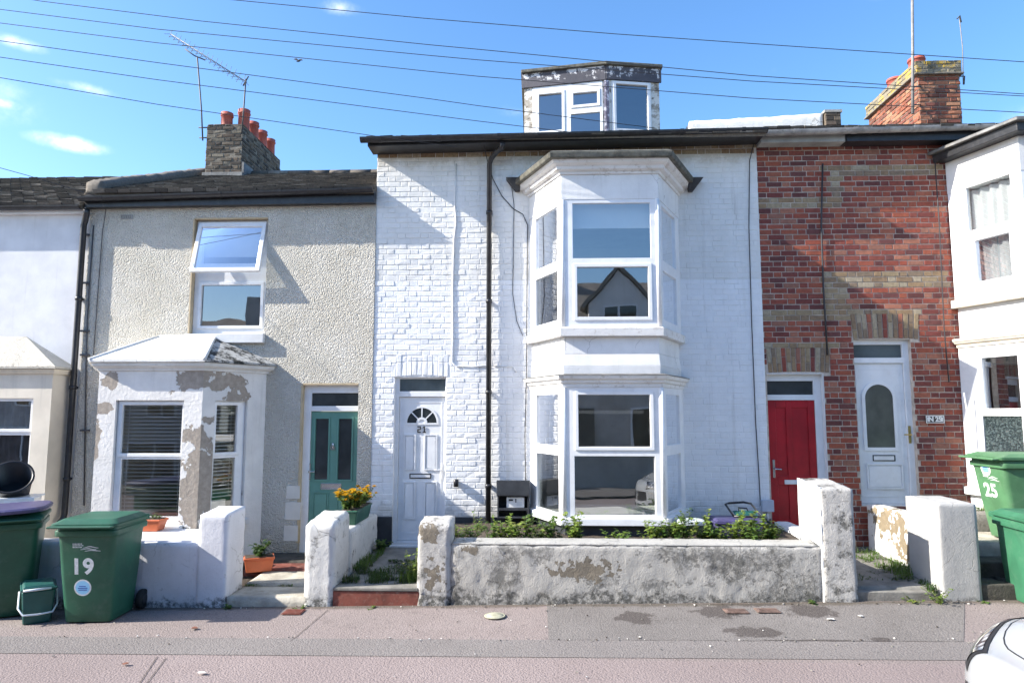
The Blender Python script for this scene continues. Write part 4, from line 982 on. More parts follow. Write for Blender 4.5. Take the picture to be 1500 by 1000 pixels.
# wall pipe and wires at the party line
mb = MB(); mb.tube([P3(150, 300, -.2), P3(155, 308, -.06), P3(150, 340, -.03), P3(144, 420, -.03), P3(137, 520, -.03)], .006, 6); mb.tube([P3(137, 330, -.03), P3(132, 400, -.03), P3(128, 470, -.03), P3(126, 540, -.03), P3(123, 740, -.03)], .009, 6)
for py in (345, 415, 485, 520, 630): mb.box(FX(127, py)-.06, FX(127, py)+.06, -.06, -.02, FZ(127, py)-.012, FZ(127, py)+.012)
mb.build('cable', 'aerial_dark', H19)

# ================================================================== HOUSE: far left rendered
H17 = thing('rendered_house', 'smooth white rendered house at the left edge with cream square bay and black downpipe', 'house', (-8, 0, 0))
wz = (FZ(20, 690, -.33), FZ(20, 583, -.33)); mb = MB(); x17 = X19L-.002
mb.slab((-11, .0), (x17, .0), -.1, 5.0, [(-10.2+11, -6.75+11, .75, 2.3)], 0, -.26); mb.build('front_wall', 'left_wall_render', H17)
bx = FX(74, 600, -.33); B17 = [(-9.6, 0), (-9.55, -.33), (bx, -.33), (bx+.01, 0)]
wx1_ = FX(48, 600, -.33); mb = MB(); A, B = B17[1], B17[2]
mb.slab(A, B, 0, FZ(60, 548, -.33), [(.35, wx1_+9.55, wz[0]-.35, wz[1])], 0, -.12); mb.slab(B17[2], B17[3], 0, FZ(60, 548, -.33), [], -.001, -.1); bay7 = mb.build('bay_front', 'cream_render', H17)
zc = FZ(60, 548, -.33); mb = MB(); bay_course(mb, B17, [(.02, zc+.001), (.05, zc+.04), (.06, zc+.07)]); mb.build('cornice', 'cream_render', bay7, bevel=.006)
mk_render('stained_slate', (.50, .47, .41), bd=.012, mould=.5)
mb = MB(); o_ = offset_line(B17, .09); zr = FZ(35, 496); z0_ = zc+.072
plate(mb, [(o_[1].x, o_[1].y, z0_), (o_[2].x, o_[2].y, z0_), (FX(38, 497), -.002, zr), (-9.2, -.002, zr)]); plate(mb, [(o_[2].x+.003, o_[2].y, z0_), (o_[3].x, -.002, z0_), (FX(38, 497)+.003, -.002, zr)]); mb.build('bay_roof', 'stained_slate', bay7)
sy = -.33
L7 = wx1_+9.55
window(H17, A, B, .35, L7, wz[0]-.35, wz[1], [(.5, L7-.05, FZ(20, 628, sy), wz[1]-.04, True), (.5, L7-.045, wz[0]-.28, FZ(20, 634, sy)-.03, False)], nf=-.04)
room(H17, -9.5, -6.75, .26, 2.5, .6, 2.4)
def curtain(parent, A, B, u0, u1, z0, z1, nn, mat='curtain', folds=9, amp=.025, seed=0):
    mb = MB(); A = Vector((A[0], A[1], 0)); d = Vector((B[0], B[1], 0))-A; d.normalize(); n = Vector((d.y, -d.x, 0)); N = 60; K = 6; g = []
    for i in range(N+1):
        col = []
        for k in range(K+1):
            t = i/N; zz = z0+(z1-z0)*k/K
            w = math.sin(2*math.pi*folds*t+2*noise.noise((t*4, k*.25, seed)))+.5*noise.noise((t*9, k*.5, seed+5))
            col.append(mb.bm.verts.new(A+d*(u0+(u1-u0)*t+.01*noise.noise((t*7, k, seed)))+n*(nn+amp*w)+Vector((0, 0, zz))))
        g.append(col)
    for i in range(N):
        for k in range(K): mb.bm.faces.new((g[i][k], g[i+1][k], g[i+1][k+1], g[i][k+1]))
    return mb.build('curtain', mat, parent, smooth=True, recalc=False)
curtain(H17, A, B, 1.6, L7-.02, wz[0]-.3, wz[1]-.03, -.16, 'grey_curtain', 12, .03)
gz0 = FZ(60, 302, -.15); mb = MB(); mb.exx(gutter_prof(-.15, gz0, .055), -11, X19L-.052); mb.build('gutter', 'black_gutter', H17)
mb = MB(); mb.box(-11, x17-.02, -.09, -.002, FZ(60, 312, -.09), gz0+.02); mb.build('fascia', 'white_gloss', H17)
tiled_roof('roof', H17, -11, -6.42, -.16, gz0+.0, 3.0, 6.48, seed=17)
mb = MB(); mb.hexa([(-11, 3.001, 5), (-6.43, 3.001, 5), (-6.43, 6.2, 5), (-11, 6.2, 5), (-11, 3.001, 6.48), (-6.43, 3.001, 6.48), (-6.43, 6.3, 5.1), (-11, 6.3, 5.1)]); mb.build('rear_roof', 'roof_tile', H17)
xp = FX(110, 520, -.07); zt = FZ(128, 330, -.07)
downpipe(H17, xp, -.07, .62, zt, .04, top=[(xp+.02, -.08, zt+.05), (xp+.06, -.11, zt+.16), (xp+.07, -.14, gz0-.05)])

# ================================================================== HOUSE: red brick with polychrome bands
HR = thing('red_brick_house', 'red brick terraced house with yellow brick bands, a red door and a higher white door', 'house', (0, 0, 0))
YR = .012; XRR = 5.74
DR = (FX(1126.5, 640, YR), FX(1211, 640, YR), .46, FZ(1165, 546, YR))
DW = (FX(1255, 600, YR), FX(1340, 600, YR), .82, FZ(1295, 497, YR))
holes = [DR, DW]
mb = MB(); mb.slab((XR+.001, YR), (XRR, YR), 0, 5.95, [(h[0]-XR-.001, h[1]-XR-.001, h[2], h[3]) for h in holes], -.003, -.28, mi=2)
fx, fz = (lambda px, py: FX(px, py, YR)), (lambda px, py: FZ(px, py, YR))
def bx_(x0, y0, x1, y1): return (fx(x0, (y0+y1)/2), fx(x1, (y0+y1)/2), fz((x0+x1)/2, y1), fz((x0+x1)/2, y0))
YEL = [bx_(1210, 242, 1369, 258), bx_(1209, 242, 1228, 306), bx_(1112, 290, 1228, 307), bx_(1215, 401, 1392, 418), bx_(1215, 401, 1237, 469), bx_(1116, 452, 1237, 469), bx_(1122, 500, 1218, 510), bx_(1245, 450, 1348, 460)]
def yel(x, z):
    for a, b, c, d in YEL:
        if a-.02 < x < b+.02 and c < z < d: return 1
    return 0
ARR, ARW = (fx(1123, 530), fx(1216, 530), DR[3], fz(1165, 509.5)), (fx(1247, 480), fx(1346, 480), DW[3], fz(1295, 459.5))
bricks(mb, XR+.002, XRR, .30, 5.85, holes+[ARR, ARW], YR, relief=.0055, jit=.0018, gap=.0105, ch=.0035, seed=23, mat_fn=yel)
for ar in (ARR, ARW):
    n = 13; rnd = random.Random(int(ar[0]*100)); cx = (ar[0]+ar[1])/2
    for i in range(n):
        for s_, (t0, t1) in enumerate(((0, .62), (.64, 1)) if i % 2 else ((0, .36), (.38, 1))):
            a, b = ar[0]+(ar[1]-ar[0])*i/n+.005, ar[0]+(ar[1]-ar[0])*(i+1)/n-.005
            fan = lambda x, t: cx+(x-cx)*(.96+.06*t)
            rise = lambda x: ar[2]+.02*(1-((x-cx)/.5)**2)
            za = lambda x, t: rise(x)+(ar[3]-rise(x))*t
            d = .009+rnd.uniform(-.002, .002); mi = 0 if i in (3, 6, 9) else 1
            vb = [(fan(a, t0), YR, za(a, t0)), (fan(b, t0), YR, za(b, t0)), (fan(b, t1), YR, za(b, t1)), (fan(a, t1), YR, za(a, t1))]
            c = .004; vf = [(vb[0][0]+c, YR-d, vb[0][2]+c), (vb[1][0]-c, YR-d, vb[1][2]+c), (vb[2][0]-c, YR-d, vb[2][2]-c), (vb[3][0]+c, YR-d, vb[3][2]-c)]
            v = [mb.bm.verts.new(q) for q in vb]; w = [mb.bm.verts.new(q) for q in vf]
            for j in range(4): mb.bm.faces.new((v[j], v[(j+1) % 4], w[(j+1) % 4], w[j])).material_index = mi
            mb.bm.faces.new(w).material_index = mi
mb.build('front_wall', ['red_brick', 'yellow_brick', 'mortar'], HR)
mb = MB(); mb.box(XRR-.2, XRR+2.6, .3, 6.6, 0, 5.4); mb.box(XR+.21, XRR-.21, 6.4, 6.6, 0, 5.4); mb.build('side_wall', 'red_brick', HR)
zg0, zg1 = FZ(1120, 193, -.27), FZ(1430, 184, -.27)
mb = MB(); mb.exx(gutter_prof(-.275, zg0, .062), XR+.03, XRR+1.0, (zg1-zg0)*1.25)
for i in range(4): mb.exx(gutter_prof(-.275, zg0+(zg1-zg0)*(.4+.8*i)/2.9+.002, .069, t=.004), XR+.4+.8*i, XR+.47+.8*i, .001)
mb.build('gutter', 'grey_gutter', HR)
mb = MB(); mb.box(XR+.002, XR+1.15, -.19, -.002, FZ(1165, 208, -.2), zg0+.05, 0); mb.build('eaves_board', 'grey_concrete', HR, bevel=.01)
mb = MB(); mb.box(XR+1.16, XRR+1.0, -.2, -.002, FZ(1300, 206, -.2), zg1+.05); mb.build('fascia', 'black_gutter', HR)
tiled_roof('roof', HR, XR+.002, XRR+2.8, -.30, zg0+.03, 3.2, 7.28, th=.015, lift=.012, seed=33)
mb = MB(); mb.hexa([(XR+.01, 3.21, 5.4), (XRR+2.8, 3.21, 5.4), (XRR+2.8, 6.6, 5.4), (XR+.01, 6.6, 5.4), (XR+.01, 3.21, 7.27), (XRR+2.8, 3.21, 7.27), (XRR+2.8, 6.7, 5.95), (XR+.01, 6.7, 5.95)]); mb.build('rear_roof', 'roof_tile', HR)
# pale parapet above the eaves
a, b = F(1004, 185, .9), F(1207, 185, .9); t0, t1 = FZ(1010, 177, .9), FZ(1205, 165, .9)
lumpy('parapet', 'white_slate_wash', HR, [(a[0], .9, 6.1), (b[0], .9, 6.1), (b[0], 1.3, 6.1), (a[0], 1.3, 6.1), (a[0]+.06, .9, t0), (b[0], .9, t1), (b[0], 1.3, t1), (a[0]+.06, 1.3, t0)], .06, .008)
mb = MB(); c_ = FX(1230, 175, .9); mb.box(b[0]+.012, c_, .86, 1.34, 6.1, t1-.02, 0); bricks(mb, b[0]+.012, c_, t1-.22, t1-.02, [], .86, relief=.01, seed=3); mb.box(b[0]-.005, c_+.02, .84, 1.36, t1-.019, t1+.02, 1); mb.build('parapet_end', ['chimney_brick', 'grey_concrete'], HR)
# doors
yd = .13; f = lambda px, py: F(px, py, yd)
lx0, lx1 = DR[0]-.01, f(1194.5, 640)[0]; lz1 = f(1160, 586)[1]; fz0, fz1 = f(1160, 578)[1], f(1160, 558)[1]
mb = MB(); fw0, fw1 = DR[0]-.06, DR[1]+.02
mb.slab((fw0, yd-.03), (fw1, yd-.03), .45, DR[3]+.03, [(lx0-fw0, lx1-fw0, .48, lz1), (lx0-fw0, lx1-fw0-.01, fz0, fz1)], 0, -.08)
mb.box(DR[1]-.012, DR[1]-.001, YR+.002, yd-.032, DR[2], DR[3]); mb.box(DR[0]+.001, DR[1]-.013, YR+.002, yd-.032, DR[3]-.015, DR[3]-.001)
door = mb.build('red_front_door', 'white_gloss', HR, bevel=.004)
door['label'] = 'red door under a white framed fanlight'
mb = MB(); mb.quad([(lx0, yd, fz0), (lx1, yd, fz0), (lx1, yd, fz1), (lx0, yd, fz1)]); mb.build('fanlight', 'dark_frosted', door)
mb = MB(); zl0, zl1, zl2 = .48, f(1160, 708)[1], f(1160, 703)[1]
cols_ = [(lx0, f(1137, 640)[0]), (f(1152, 640)[0], f(1160, 640)[0]), (f(1184, 640)[0], lx1)]
mb.box(lx0, lx1, yd, yd+.04, .48, lz1-.003)
for a, b in cols_: mb.box(a+.001, b-.001, yd-.014, yd-.0005, .485, lz1-.005)
for a, b in zip(cols_, cols_[1:]):
    for z0, z1 in ((.485, .62), (zl1-.02, zl2+.06), (lz1-.10, lz1-.005)): mb.box(a[1], b[0], yd-.014, yd-.0005, z0, z1)
mb.build('door_leaf', 'red_door', door, bevel=.003)
x0, z1 = F(1149, 702.5, yd-.015); x1, z0 = F(1181, 709, yd-.015); mb = MB(); mb.box(x0, x1, yd-.026, yd-.0145, z0, z1); mb.build('letter_plate', 'white_plastic', door, bevel=.004)
x, z = f(1133, 686); mb = MB(); mb.box(x-.016, x+.016, yd-.024, yd-.0145, z-.12, z+.12); mb.tube([(x, yd-.02, z), (x, yd-.06, z), (x+.085, yd-.065, z-.005)], .011, 8); mb.build('door_handle', 'chrome', door, bevel=.003)
yd = .11
lx0, lx1 = DW[0]+.0, f(1327, 620)[0]; lz1 = f(1290, 532)[1]; fz0, fz1 = f(1290, 524)[1], f(1290, 505)[1]
mb = MB(); fw0, fw1 = DW[0]-.05, DW[1]+.005
mb.slab((fw0, yd-.03), (fw1, yd-.03), .80, DW[3]+.03, [(lx0-fw0, lx1-fw0, .84, lz1), (lx0-fw0, lx1-fw0-.01, fz0, fz1)], 0, -.08)
door = mb.build('white_front_door', 'upvc', HR, bevel=.005)
mb = MB(); mb.quad([(lx0, yd, fz0), (lx1, yd, fz0), (lx1, yd, fz1), (lx0, yd, fz1)]); mb.build('fanlight', 'frosted_glass', door)
mb = MB(); mb.box(lx0+.003, lx1-.003, yd, yd+.04, .845, lz1-.004)
gx0, gx1 = f(1268.5, 620)[0], f(1309.5, 620)[0]; gz0_, gzt = f(1290, 655)[1], f(1287, 563)[1]; rr_ = (gx1-gx0)/2; gcx = (gx0+gx1)/2; gcz = gzt-rr_
arch_ring(mb, gcx, gcz, rr_, rr_+.045, yd-.014, yd)
for a, b in ((gx0-.045, gx0), (gx1, gx1+.045)): mb.box(a, b, yd-.014, yd, gz0_-.045, gcz-.001)
mb.box(gx0+.001, gx1-.001, yd-.014, yd, gz0_-.045, gz0_)
mb.slab((lx0+.05, yd), (lx1-.05, yd), .93, lz1-.08, [(.012, lx1-lx0-.112, .942, lz1-.092)], .005, 0)
panel(mb, f(1270, 700)[0], f(1323, 700)[0], f(1295, 716)[1], f(1295, 678.5)[1], yd, .02, .010)
mb.build('door_leaf', 'upvc', door)
mb = MB(); sector(mb, gcx, gcz, .0, rr_, yd-.003, 0, math.pi, 16); mb.quad([(gx0, yd-.003, gz0_), (gx1, yd-.003, gz0_), (gx1, yd-.003, gcz), (gx0, yd-.003, gcz)]); mb.build('arched_pane', 'olive_frosted', door)
letterbox(door, 1278, 1311.5, 666, 675, yd)
x, z = f(1330.5, 636); mb = MB(); mb.box(x-.016, x+.016, yd-.042, yd-.0305, z-.115, z+.115); mb.tube([(x, yd-.04, z), (x, yd-.085, z), (x-.10, yd-.09, z)], .010, 8); mb.build('door_handle', 'brass', door, bevel=.003)
a, b = F(1354.5, 608.5, YR), F(1382, 619.5, YR)
mb = MB(); mb.box(a[0], b[0], YR-.024, YR-.0095, b[1], a[1]); sg = mb.build('number_plate', 'ink_black', HR, bevel=.003)
mb = MB(); w_ = b[0]-a[0]; mb.slab((a[0], YR-.0242), (b[0], YR-.0242), b[1], a[1], [(.010, w_-.010, b[1]+.010, a[1]-.010)], .003, 0)
for u in (.03, w_-.03): mb.box(a[0]+u-.013, a[0]+u+.013, YR-.026, YR-.0245, b[1]+.02, a[1]-.02)
mb.build('number_frame', 'white_print', sg)
text_mesh('number_text', 'N 25', 'white_print', sg, .088, Matrix.Translation(((a[0]+b[0])/2, YR-.026, (a[1]+b[1])/2)) @ FACE, .002, .004, .95)
mb = MB(); mb.tube([P3(1205, 240, -.02), P3(1203, 330, -.02), P3(1206, 420, -.02), P3(1212, 520, -.02)], .012, 6); mb.tube([P3(1369, 230, -.03), P3(1376, 330, -.03), P3(1383, 480, -.03), P3(1390, 560, -.03)], .008, 6); mb.build('cable', 'dark_wire', HR)
mb = MB(); a, b = F(1113, 731), F(1131, 748); mb.box(a[0], b[0], -.09, -.012, b[1], a[1]); jb = mb.build('junction_box', 'grey_plastic', HR, bevel=.006)
mb = MB(); mb.tube([((a[0]+b[0])/2, -.04, b[1]), ((a[0]+b[0])/2+.01, -.04, b[1]-.12)], .012, 8); mb.build('conduit', 'white_plastic', jb)
# chimney with cap courses, two pots
cx0, cx1, cy0, cy1 = FX(1345, 130, 1.9), FX(1406, 130, 1.9), 1.9, 3.6; zt = FZ(1375, 89, 1.9); zc1 = FZ(1375, 108, 1.9)
ch = stack('chimney', HR, cx0, cx1, cy0, cy1, 6.2, zc1, 'red_chimney_brick', 'chimney_mortar', 51, relief=.012)
o = stack('chimney_cap', ch, cx0-.03, cx1+.03, cy0-.03, cy1+.03, zc1+.001, zt, 'chimney_brick', 'chimney_mortar', 61)
t = NT('lichen_brick'); isl = t.geo.outputs['Random Per Island']
c = t.ramp(isl, [(0, (.16, .14, .10)), (.5, (.24, .21, .15)), (1, (.12, .11, .08))]); c = t.mix(t.step(t.noise(5, 8, .7), .50, .58), c, (.42, .28, .05)); c = t.mix(t.step(t.noise(8, 8, .7), .56, .62), c, (.06, .06, .045))
t.bsdf(c, .9, t.bump(t.noise(60, 5), .006)); M['lichen_brick'] = t.m; o.data.materials[0] = t.m
mb = MB(); mb.box(cx0-.07, cx1+.06, cy0-.06, cy1+.06, zc1-.03, zc1-.0005); mb.build('chimney_course', 'chimney_mortar', ch, bevel=.01)
pot(ch, cx0+.16, cy0+.28, zt-.02, .20, .14); pot(ch, cx0+.16, cy0+1.0, zt-.02, .20, .14)

# ================================================================== HOUSE: white bay at the right edge
HB = thing('white_bay_house', 'white rendered house front with two-storey bay and lace curtains at the right edge', 'house', (0, 0, 0))
B27 = [(5.68, 0), (6.02, -.93), (7.25, -.93), (7.6, 0)]
A, B = B27[0], B27[1]; L27 = (Vector(B)-Vector(A)).length; c = lambda px, py: CP(px, py, A, B)
z27 = lambda px, py: c(px, py)[1]
mb = MB(); mb.slab((XRR+.001, .001), (8.6, .001), 0, 5.45, [(.2, 1.6, 1.1, 2.7), (.2, 1.6, 3.5, 5.2)], 0, -.26); mb.build('front_wall', 'white_render', HB)
zz = dict(sill0=z27(1409, 722), sill0t=z27(1409, 711), lh=z27(1420, 512), cb=z27(1400, 510), ct=z27(1394, 498), sb=z27(1400, 452), st=z27(1397, 441), uh=z27(1400, 281), et=z27(1383, 240))
mb = MB(); bay_course(mb, B27, [(-.03, zz['ct']+.001), (-.03, zz['sb']-.001)]); b7 = mb.build('bay_front', 'white_render', HB, bevel=.004)
mb = MB(); bay_course(mb, B27, [(-.03, .3), (-.03, zz['sill0']-.001)]); mb.build('bay_base', 'white_render', b7)
mb = MB(); bay_course(mb, B27, [(.05, zz['sill0']), (.05, zz['sill0t'])]); mb.build('sill', 'white_gloss', b7, bevel=.008)
mb = MB(); bay_course(mb, B27, [(.06, zz['sb']), (.06, zz['st'])]); mb.build('sill', 'cream_render', b7, bevel=.008)
hh = zz['ct']-zz['cb']
mb = MB(); bay_course(mb, B27, [(.02, zz['cb']), (.02, zz['cb']+hh*.3), (.05, zz['cb']+hh*.45), (.06, zz['cb']+hh*.6), (.075, zz['cb']+hh*.7), (.075, zz['ct'])]); mb.build('cornice', 'cream_render', b7, bevel=.004)
mb = MB(); bay_course(mb, B27, [(.005, zz['uh']), (.005, zz['et'])]); mb.build('frieze', 'white_render', b7, bevel=.003)
mb = MB(); bay_course(mb, B27, [(.16, zz['et']+.001), (.17, zz['et']+.11)]); mb.build('fascia', 'black_gutter', b7, bevel=.01)
mb = MB(); bay_course(mb, B27, [(.23, zz['et']+.112), (.22, zz['et']+.16), (-.3, zz['et']+.36)]); mb.build('lead_roof', 'lead', b7, bevel=.01)
ug = [(c(1416.5, 300)[0], c(1482, 300)[0], z27(1450, 330.5), z27(1450, 261), False), (c(1431, 380)[0], c(1482, 380)[0], z27(1458, 408), z27(1458, 345.5), True)]
lg = [(c(1441, 560)[0], c(1494, 560)[0], z27(1468, 598), z27(1468, 522), True), (c(1441.5, 640)[0], c(1499, 640)[0], z27(1468, 700), z27(1468, 609), False, 'obscured_glass')]
window(HB, A, B, 0, L27, zz['st'], zz['uh'], ug); window(HB, A, B, 0, L27, zz['sill0t'], zz['cb'], lg)
for a, b in ((B27[1], B27[2]), (B27[2], B27[3])):
    l = (Vector(b)-Vector(a)).length
    window(HB, a, b, 0, l, zz['st'], zz['uh'], [(.1, l-.1, 3.65, 4.35, True), (.1, l-.1, 4.45, 5.05, False)]); window(HB, a, b, 0, l, zz['sill0t'], zz['cb'], [(.1, l-.1, 1.15, 1.9, False, 'obscured_glass'), (.1, l-.1, 2.0, 2.75, True)])
room(HB, 5.8, 7.4, .26, 3, 3.4, 5.3); room(HB, 5.8, 7.4, .26, 3, 1.0, 2.9)
curtain(HB, A, B, .08, L27+.05, zz['st']+.03, zz['uh']-.02, -.12, 'curtain', 7, .022, 3)
mb = MB(); mb.box(6.2, 6.9, .7, .75, 1.4, 2.5); mb.build('net_curtain', 'curtain', HB)
mb = MB(); mb.tube([P3(1412, 575, -.2), P3(1416, 600, -.2), P3(1417, 650, -.2), P3(1418, 705, -.2)], .008, 6); mb.build('cable', 'white_wire', HB)

# ================================================================== gardens, low walls and gate piers
YW = -1.95
mk_render('garden_wall_white', (.64, .64, .67), bd=.004, mould=.5, mthr=.62, foot=.06)
mk_render('pier_white', (.62, .615, .59), bd=.007, mould=.8, mscale=4, mthr=.55, foot=.1)
mk_render('cap_white', (.38, .37, .345), bd=.006, mould=.75, mscale=4, mthr=.54)
OC = [(P3(858, 835, YW).x, YW, P3(858, 835, YW).z, .28, .10), (P3(635, 845, YW).x, YW, P3(635, 845, YW).z, .09, .13), (P3(690, 805, YW).x, YW, P3(690, 805, YW).z, .09, .04), (P3(625, 780, YW).x, YW, P3(625, 780, YW).z, .10, .09)]
MP = [(FX(a_, b_, YW), YW, FZ(a_, b_, YW), c_, d_) for a_, b_, c_, d_ in ((1000, 815, .30, .12), (1070, 830, .30, .14), (1130, 818, .25, .10), (1190, 860, .22, .10), (960, 858, .25, .05), (790, 812, .12, .08), (880, 850, .2, .05))]
mk_render('peeling_garden_wall', (.42, .405, .375), bd=.009, mould=.62, ochre_pts=OC, mscale=2.2, mthr=.50, foot=.15, mould_pts=MP)
mk_render('weathered_pier', (.47, .455, .43), bd=.009, mould=.85, ochre_pts=OC, mscale=4, mthr=.52, foot=.12)
ST = [(P3(1290, 760, -1.0).x, -.7, .72, .55, .17), (P3(1300, 790, -1.0).x, -1.0, .5, .3, .2)]
mk_render('stained_wall', (.70, .69, .66), patch_pts=ST, patch_col=(.21, .17, .115), bd=.006, mould=.15)
mk_render('grey_pier', (.40, .395, .38), bd=.004, mould=.35, mthr=.62, foot=.1)
def block(x0, x1, y0, y1, z0, z1, slope=0.0, gable=0.0):
    return [(x0, y0, z0), (x1, y0, z0), (x1, y1, z0), (x0, y1, z0), (x0, y0, z1), (x1, y0, z1), (x1, y1, z1+slope), (x0, y1, z1+slope)]
def pier(px0, px1, pyt, depth, label, mat, name='gate_pier', amp=.008, top=.035, soft=.016, seed=0.0, splay=0.0):
    x0, x1 = FX(px0, 830, YW), FX(px1, 830, YW); zt = FZ((px0+px1)/2, pyt, YW); zb = gz((x0+x1)/2, YW)-.06
    c = block(x0, x1, YW, YW+depth, zb, zt, top)
    o = lumpy(name, mat, None, c, .035, amp, 7, soft, seed); return tag(o, label, 'gate pier'), (x0, x1, zb, zt)
p19, b19 = pier(288, 331, 753, .46, 'smooth white gate pier ending the low white wall by the bin numbered 19', 'garden_wall_white', amp=.004, soft=.012, seed=1)
p21a, b21a = pier(445, 489, 766, .60, 'cracked white gate pier carrying the wall with the marigold trough', 'pier_white', amp=.010, soft=.026, seed=2, top=.06)
p21b, b21b = pier(611, 661, 768, .36, 'flaking gate pier with ochre patches at the left end of the long grey wall', 'weathered_pier', amp=.013, soft=.022, seed=3, top=.05)
p23, b23 = pier(1206, 1256, 715, .62, 'tall gate pier right of the long grey wall, bright white left face, mouldy front', 'weathered_pier', amp=.009, soft=.010, seed=4, top=.05)
p25, b25 = pier(1378, 1437, 737, .62, 'square grey rendered gate pier beside the steps to the bin numbered 25', 'grey_pier', amp=.003, soft=.007, seed=5, top=.01)
# left face of the tall pier, its sunlit brightness put into a whiter colour
x0, x1, zb, zt = b23
lumpy('sunlit_face', 'white_render', p23, block(x0-.012, x0+.02, YW+.006, YW+.60, zb, zt+.01, .045), .05, .004, 7, .004, 9)
def dwall(label, x0, x1, y0, y1, z0, z1, mat, seed, amp=.010, slope=0.0, soft=.018, res=.045):
    return tag(lumpy('garden_wall', mat, None, block(x0, x1, y0, y1, z0, z1, slope), res, amp, 6, soft, seed), label, 'garden wall')
zt21 = FZ(930, 799, YW)
w21 = dwall('long low garden wall of mouldy grey peeling render below the bay window', b21b[1]-.02, b23[0]+.02, YW+.015, YW+.27, -.05, zt21, 'peeling_garden_wall', 6, .011, .02, .016, .035)
mb = MB(); o = lumpy('wall_cap', 'cap_white', w21, block(b21b[1]+.0, b23[0]-.015, YW+.02, YW+.262, zt21-.012, zt21+.016, .02), .05, .005, 7, .008, 12)
zt19 = FZ(240, 795, YW)
w19 = dwall('low white garden wall behind the green bin numbered 19, shaded and cracked', -6.4, b19[0]+.02, YW+.02, YW+.24, -.12, zt19, 'garden_wall_white', 7, .005, .01, .012)
d21 = dwall('white flaking dividing wall under the marigold trough, running back to the house', -2.36, -2.13, YW+.58, -.03, .0, FZ(540, 757, -.4), 'pier_white', 8, .010, -.0, .02)
d23 = dwall('white dividing wall stub between the weedy bed and the red door path', 3.12, 3.32, YW+.60, -.03, .1, .66, 'white_render', 9, .006, -.03, .014)
d25 = dwall('white wall with a large brown stain between the two brick house doors', 4.30, 4.50, YW+.60, -.10, .0, .89, 'stained_wall', 10, .006, -.02, .014)
# beds, paths and steps
def fill(name, mat, x0, x1, y0, y1, z0, z1, slope=0.0, amp=.006, res=.08, seed=0.0): return tag(lumpy(name, mat, None, block(x0, x1, y0, y1, z0, z1, slope), res, amp, 5, .008, seed), kind='structure')
fill('bed_soil', 'soil', b21b[1]-.3, 3.13, YW+.24, -.02, 0, .55, .04, .02, .09, 1)
fill('garden_ground', 'soil', -6.4, b19[1]+.0, YW+.22, -.02, -.2, .06, .03, .02, .12, 2)
fill('path', 'slab_stone', -2.13, b21b[1]-.26, YW+.11, -.05, -.1, .20, .075, .008, .07, 3)
mb = MB(); mb.box(b21a[1]-.01, b21b[0]+.02, YW+.02, YW+.11, -.05, .165); mb.build('x', 'tile_step') if False else tag(mb.build('path_step', 'tile_step', None, bevel=.008), kind='structure')
mb = MB(); mb.box(b21a[1]-.005, b21b[0]+.015, YW+.008, YW+.30, .167, .205); tag(mb.build('path_step', 'slab_stone', None, bevel=.01), kind='structure')
fill('path', 'pale_slab', b19[1]+.01, -2.37, YW+.02, YW+.44, -.1, .095, .012, .005, .06, 4)
fill('path', 'pale_slab', b19[1]+.03, -2.38, YW+.47, YW+1.0, -.1, .135, .015, .005, .06, 5)
fill('path', 'tile_step', b19[1]-.25, -2.38, YW+1.02, -.55, -.1, .150, .01, .005, .06, 6)
fill('path', 'dark_step', -3.6, -2.38, -.54, -.04, -.1, .185, .0, .008, .06, 7)
fill('path', 'slab_stone', 3.33, 4.30, YW+.10, -.05, -.1, .235, .07, .006, .07, 8)
mb = MB(); mb.box(b23[1]-.005, 4.26, YW+.03, YW+.30, .05, .205); tag(mb.build('path_step', 'slab_stone', None, bevel=.012), kind='structure')
mb = MB(); mb.box(3.33, 4.06, -.32, -.02, .2, .445); tag(mb.build('path_step', 'slab_stone', None, bevel=.012), kind='structure')
fill('path', 'slab_stone', 4.49, 7.6, -.55, -.03, 0, .80, .0, .006, .09, 9)
fill('path', 'pale_slab', 4.52, 7.6, -1.28, -.56, 0, .60, .0, .008, .06, 10)
mb = MB(); mb.box(b25[1]-.1, 7.6, -1.62, -1.29, 0, .45); tag(mb.build('path_step', 'dark_step', None, bevel=.015), kind='structure')
mb = MB(); mb.box(b25[1]-.1, 7.6, -1.93, -1.625, 0, .29); tag(mb.build('path_step', 'dark_step', None, bevel=.015), kind='structure')
o = tag(lumpy('bay_ledge', 'white_render', None, block(-5.45, -3.95, -1.18, -.80, 0, .62), .06, .004, 6, .012, 11), 'white rendered ledge below the pebbledash bay holding an orange trough', 'ledge')

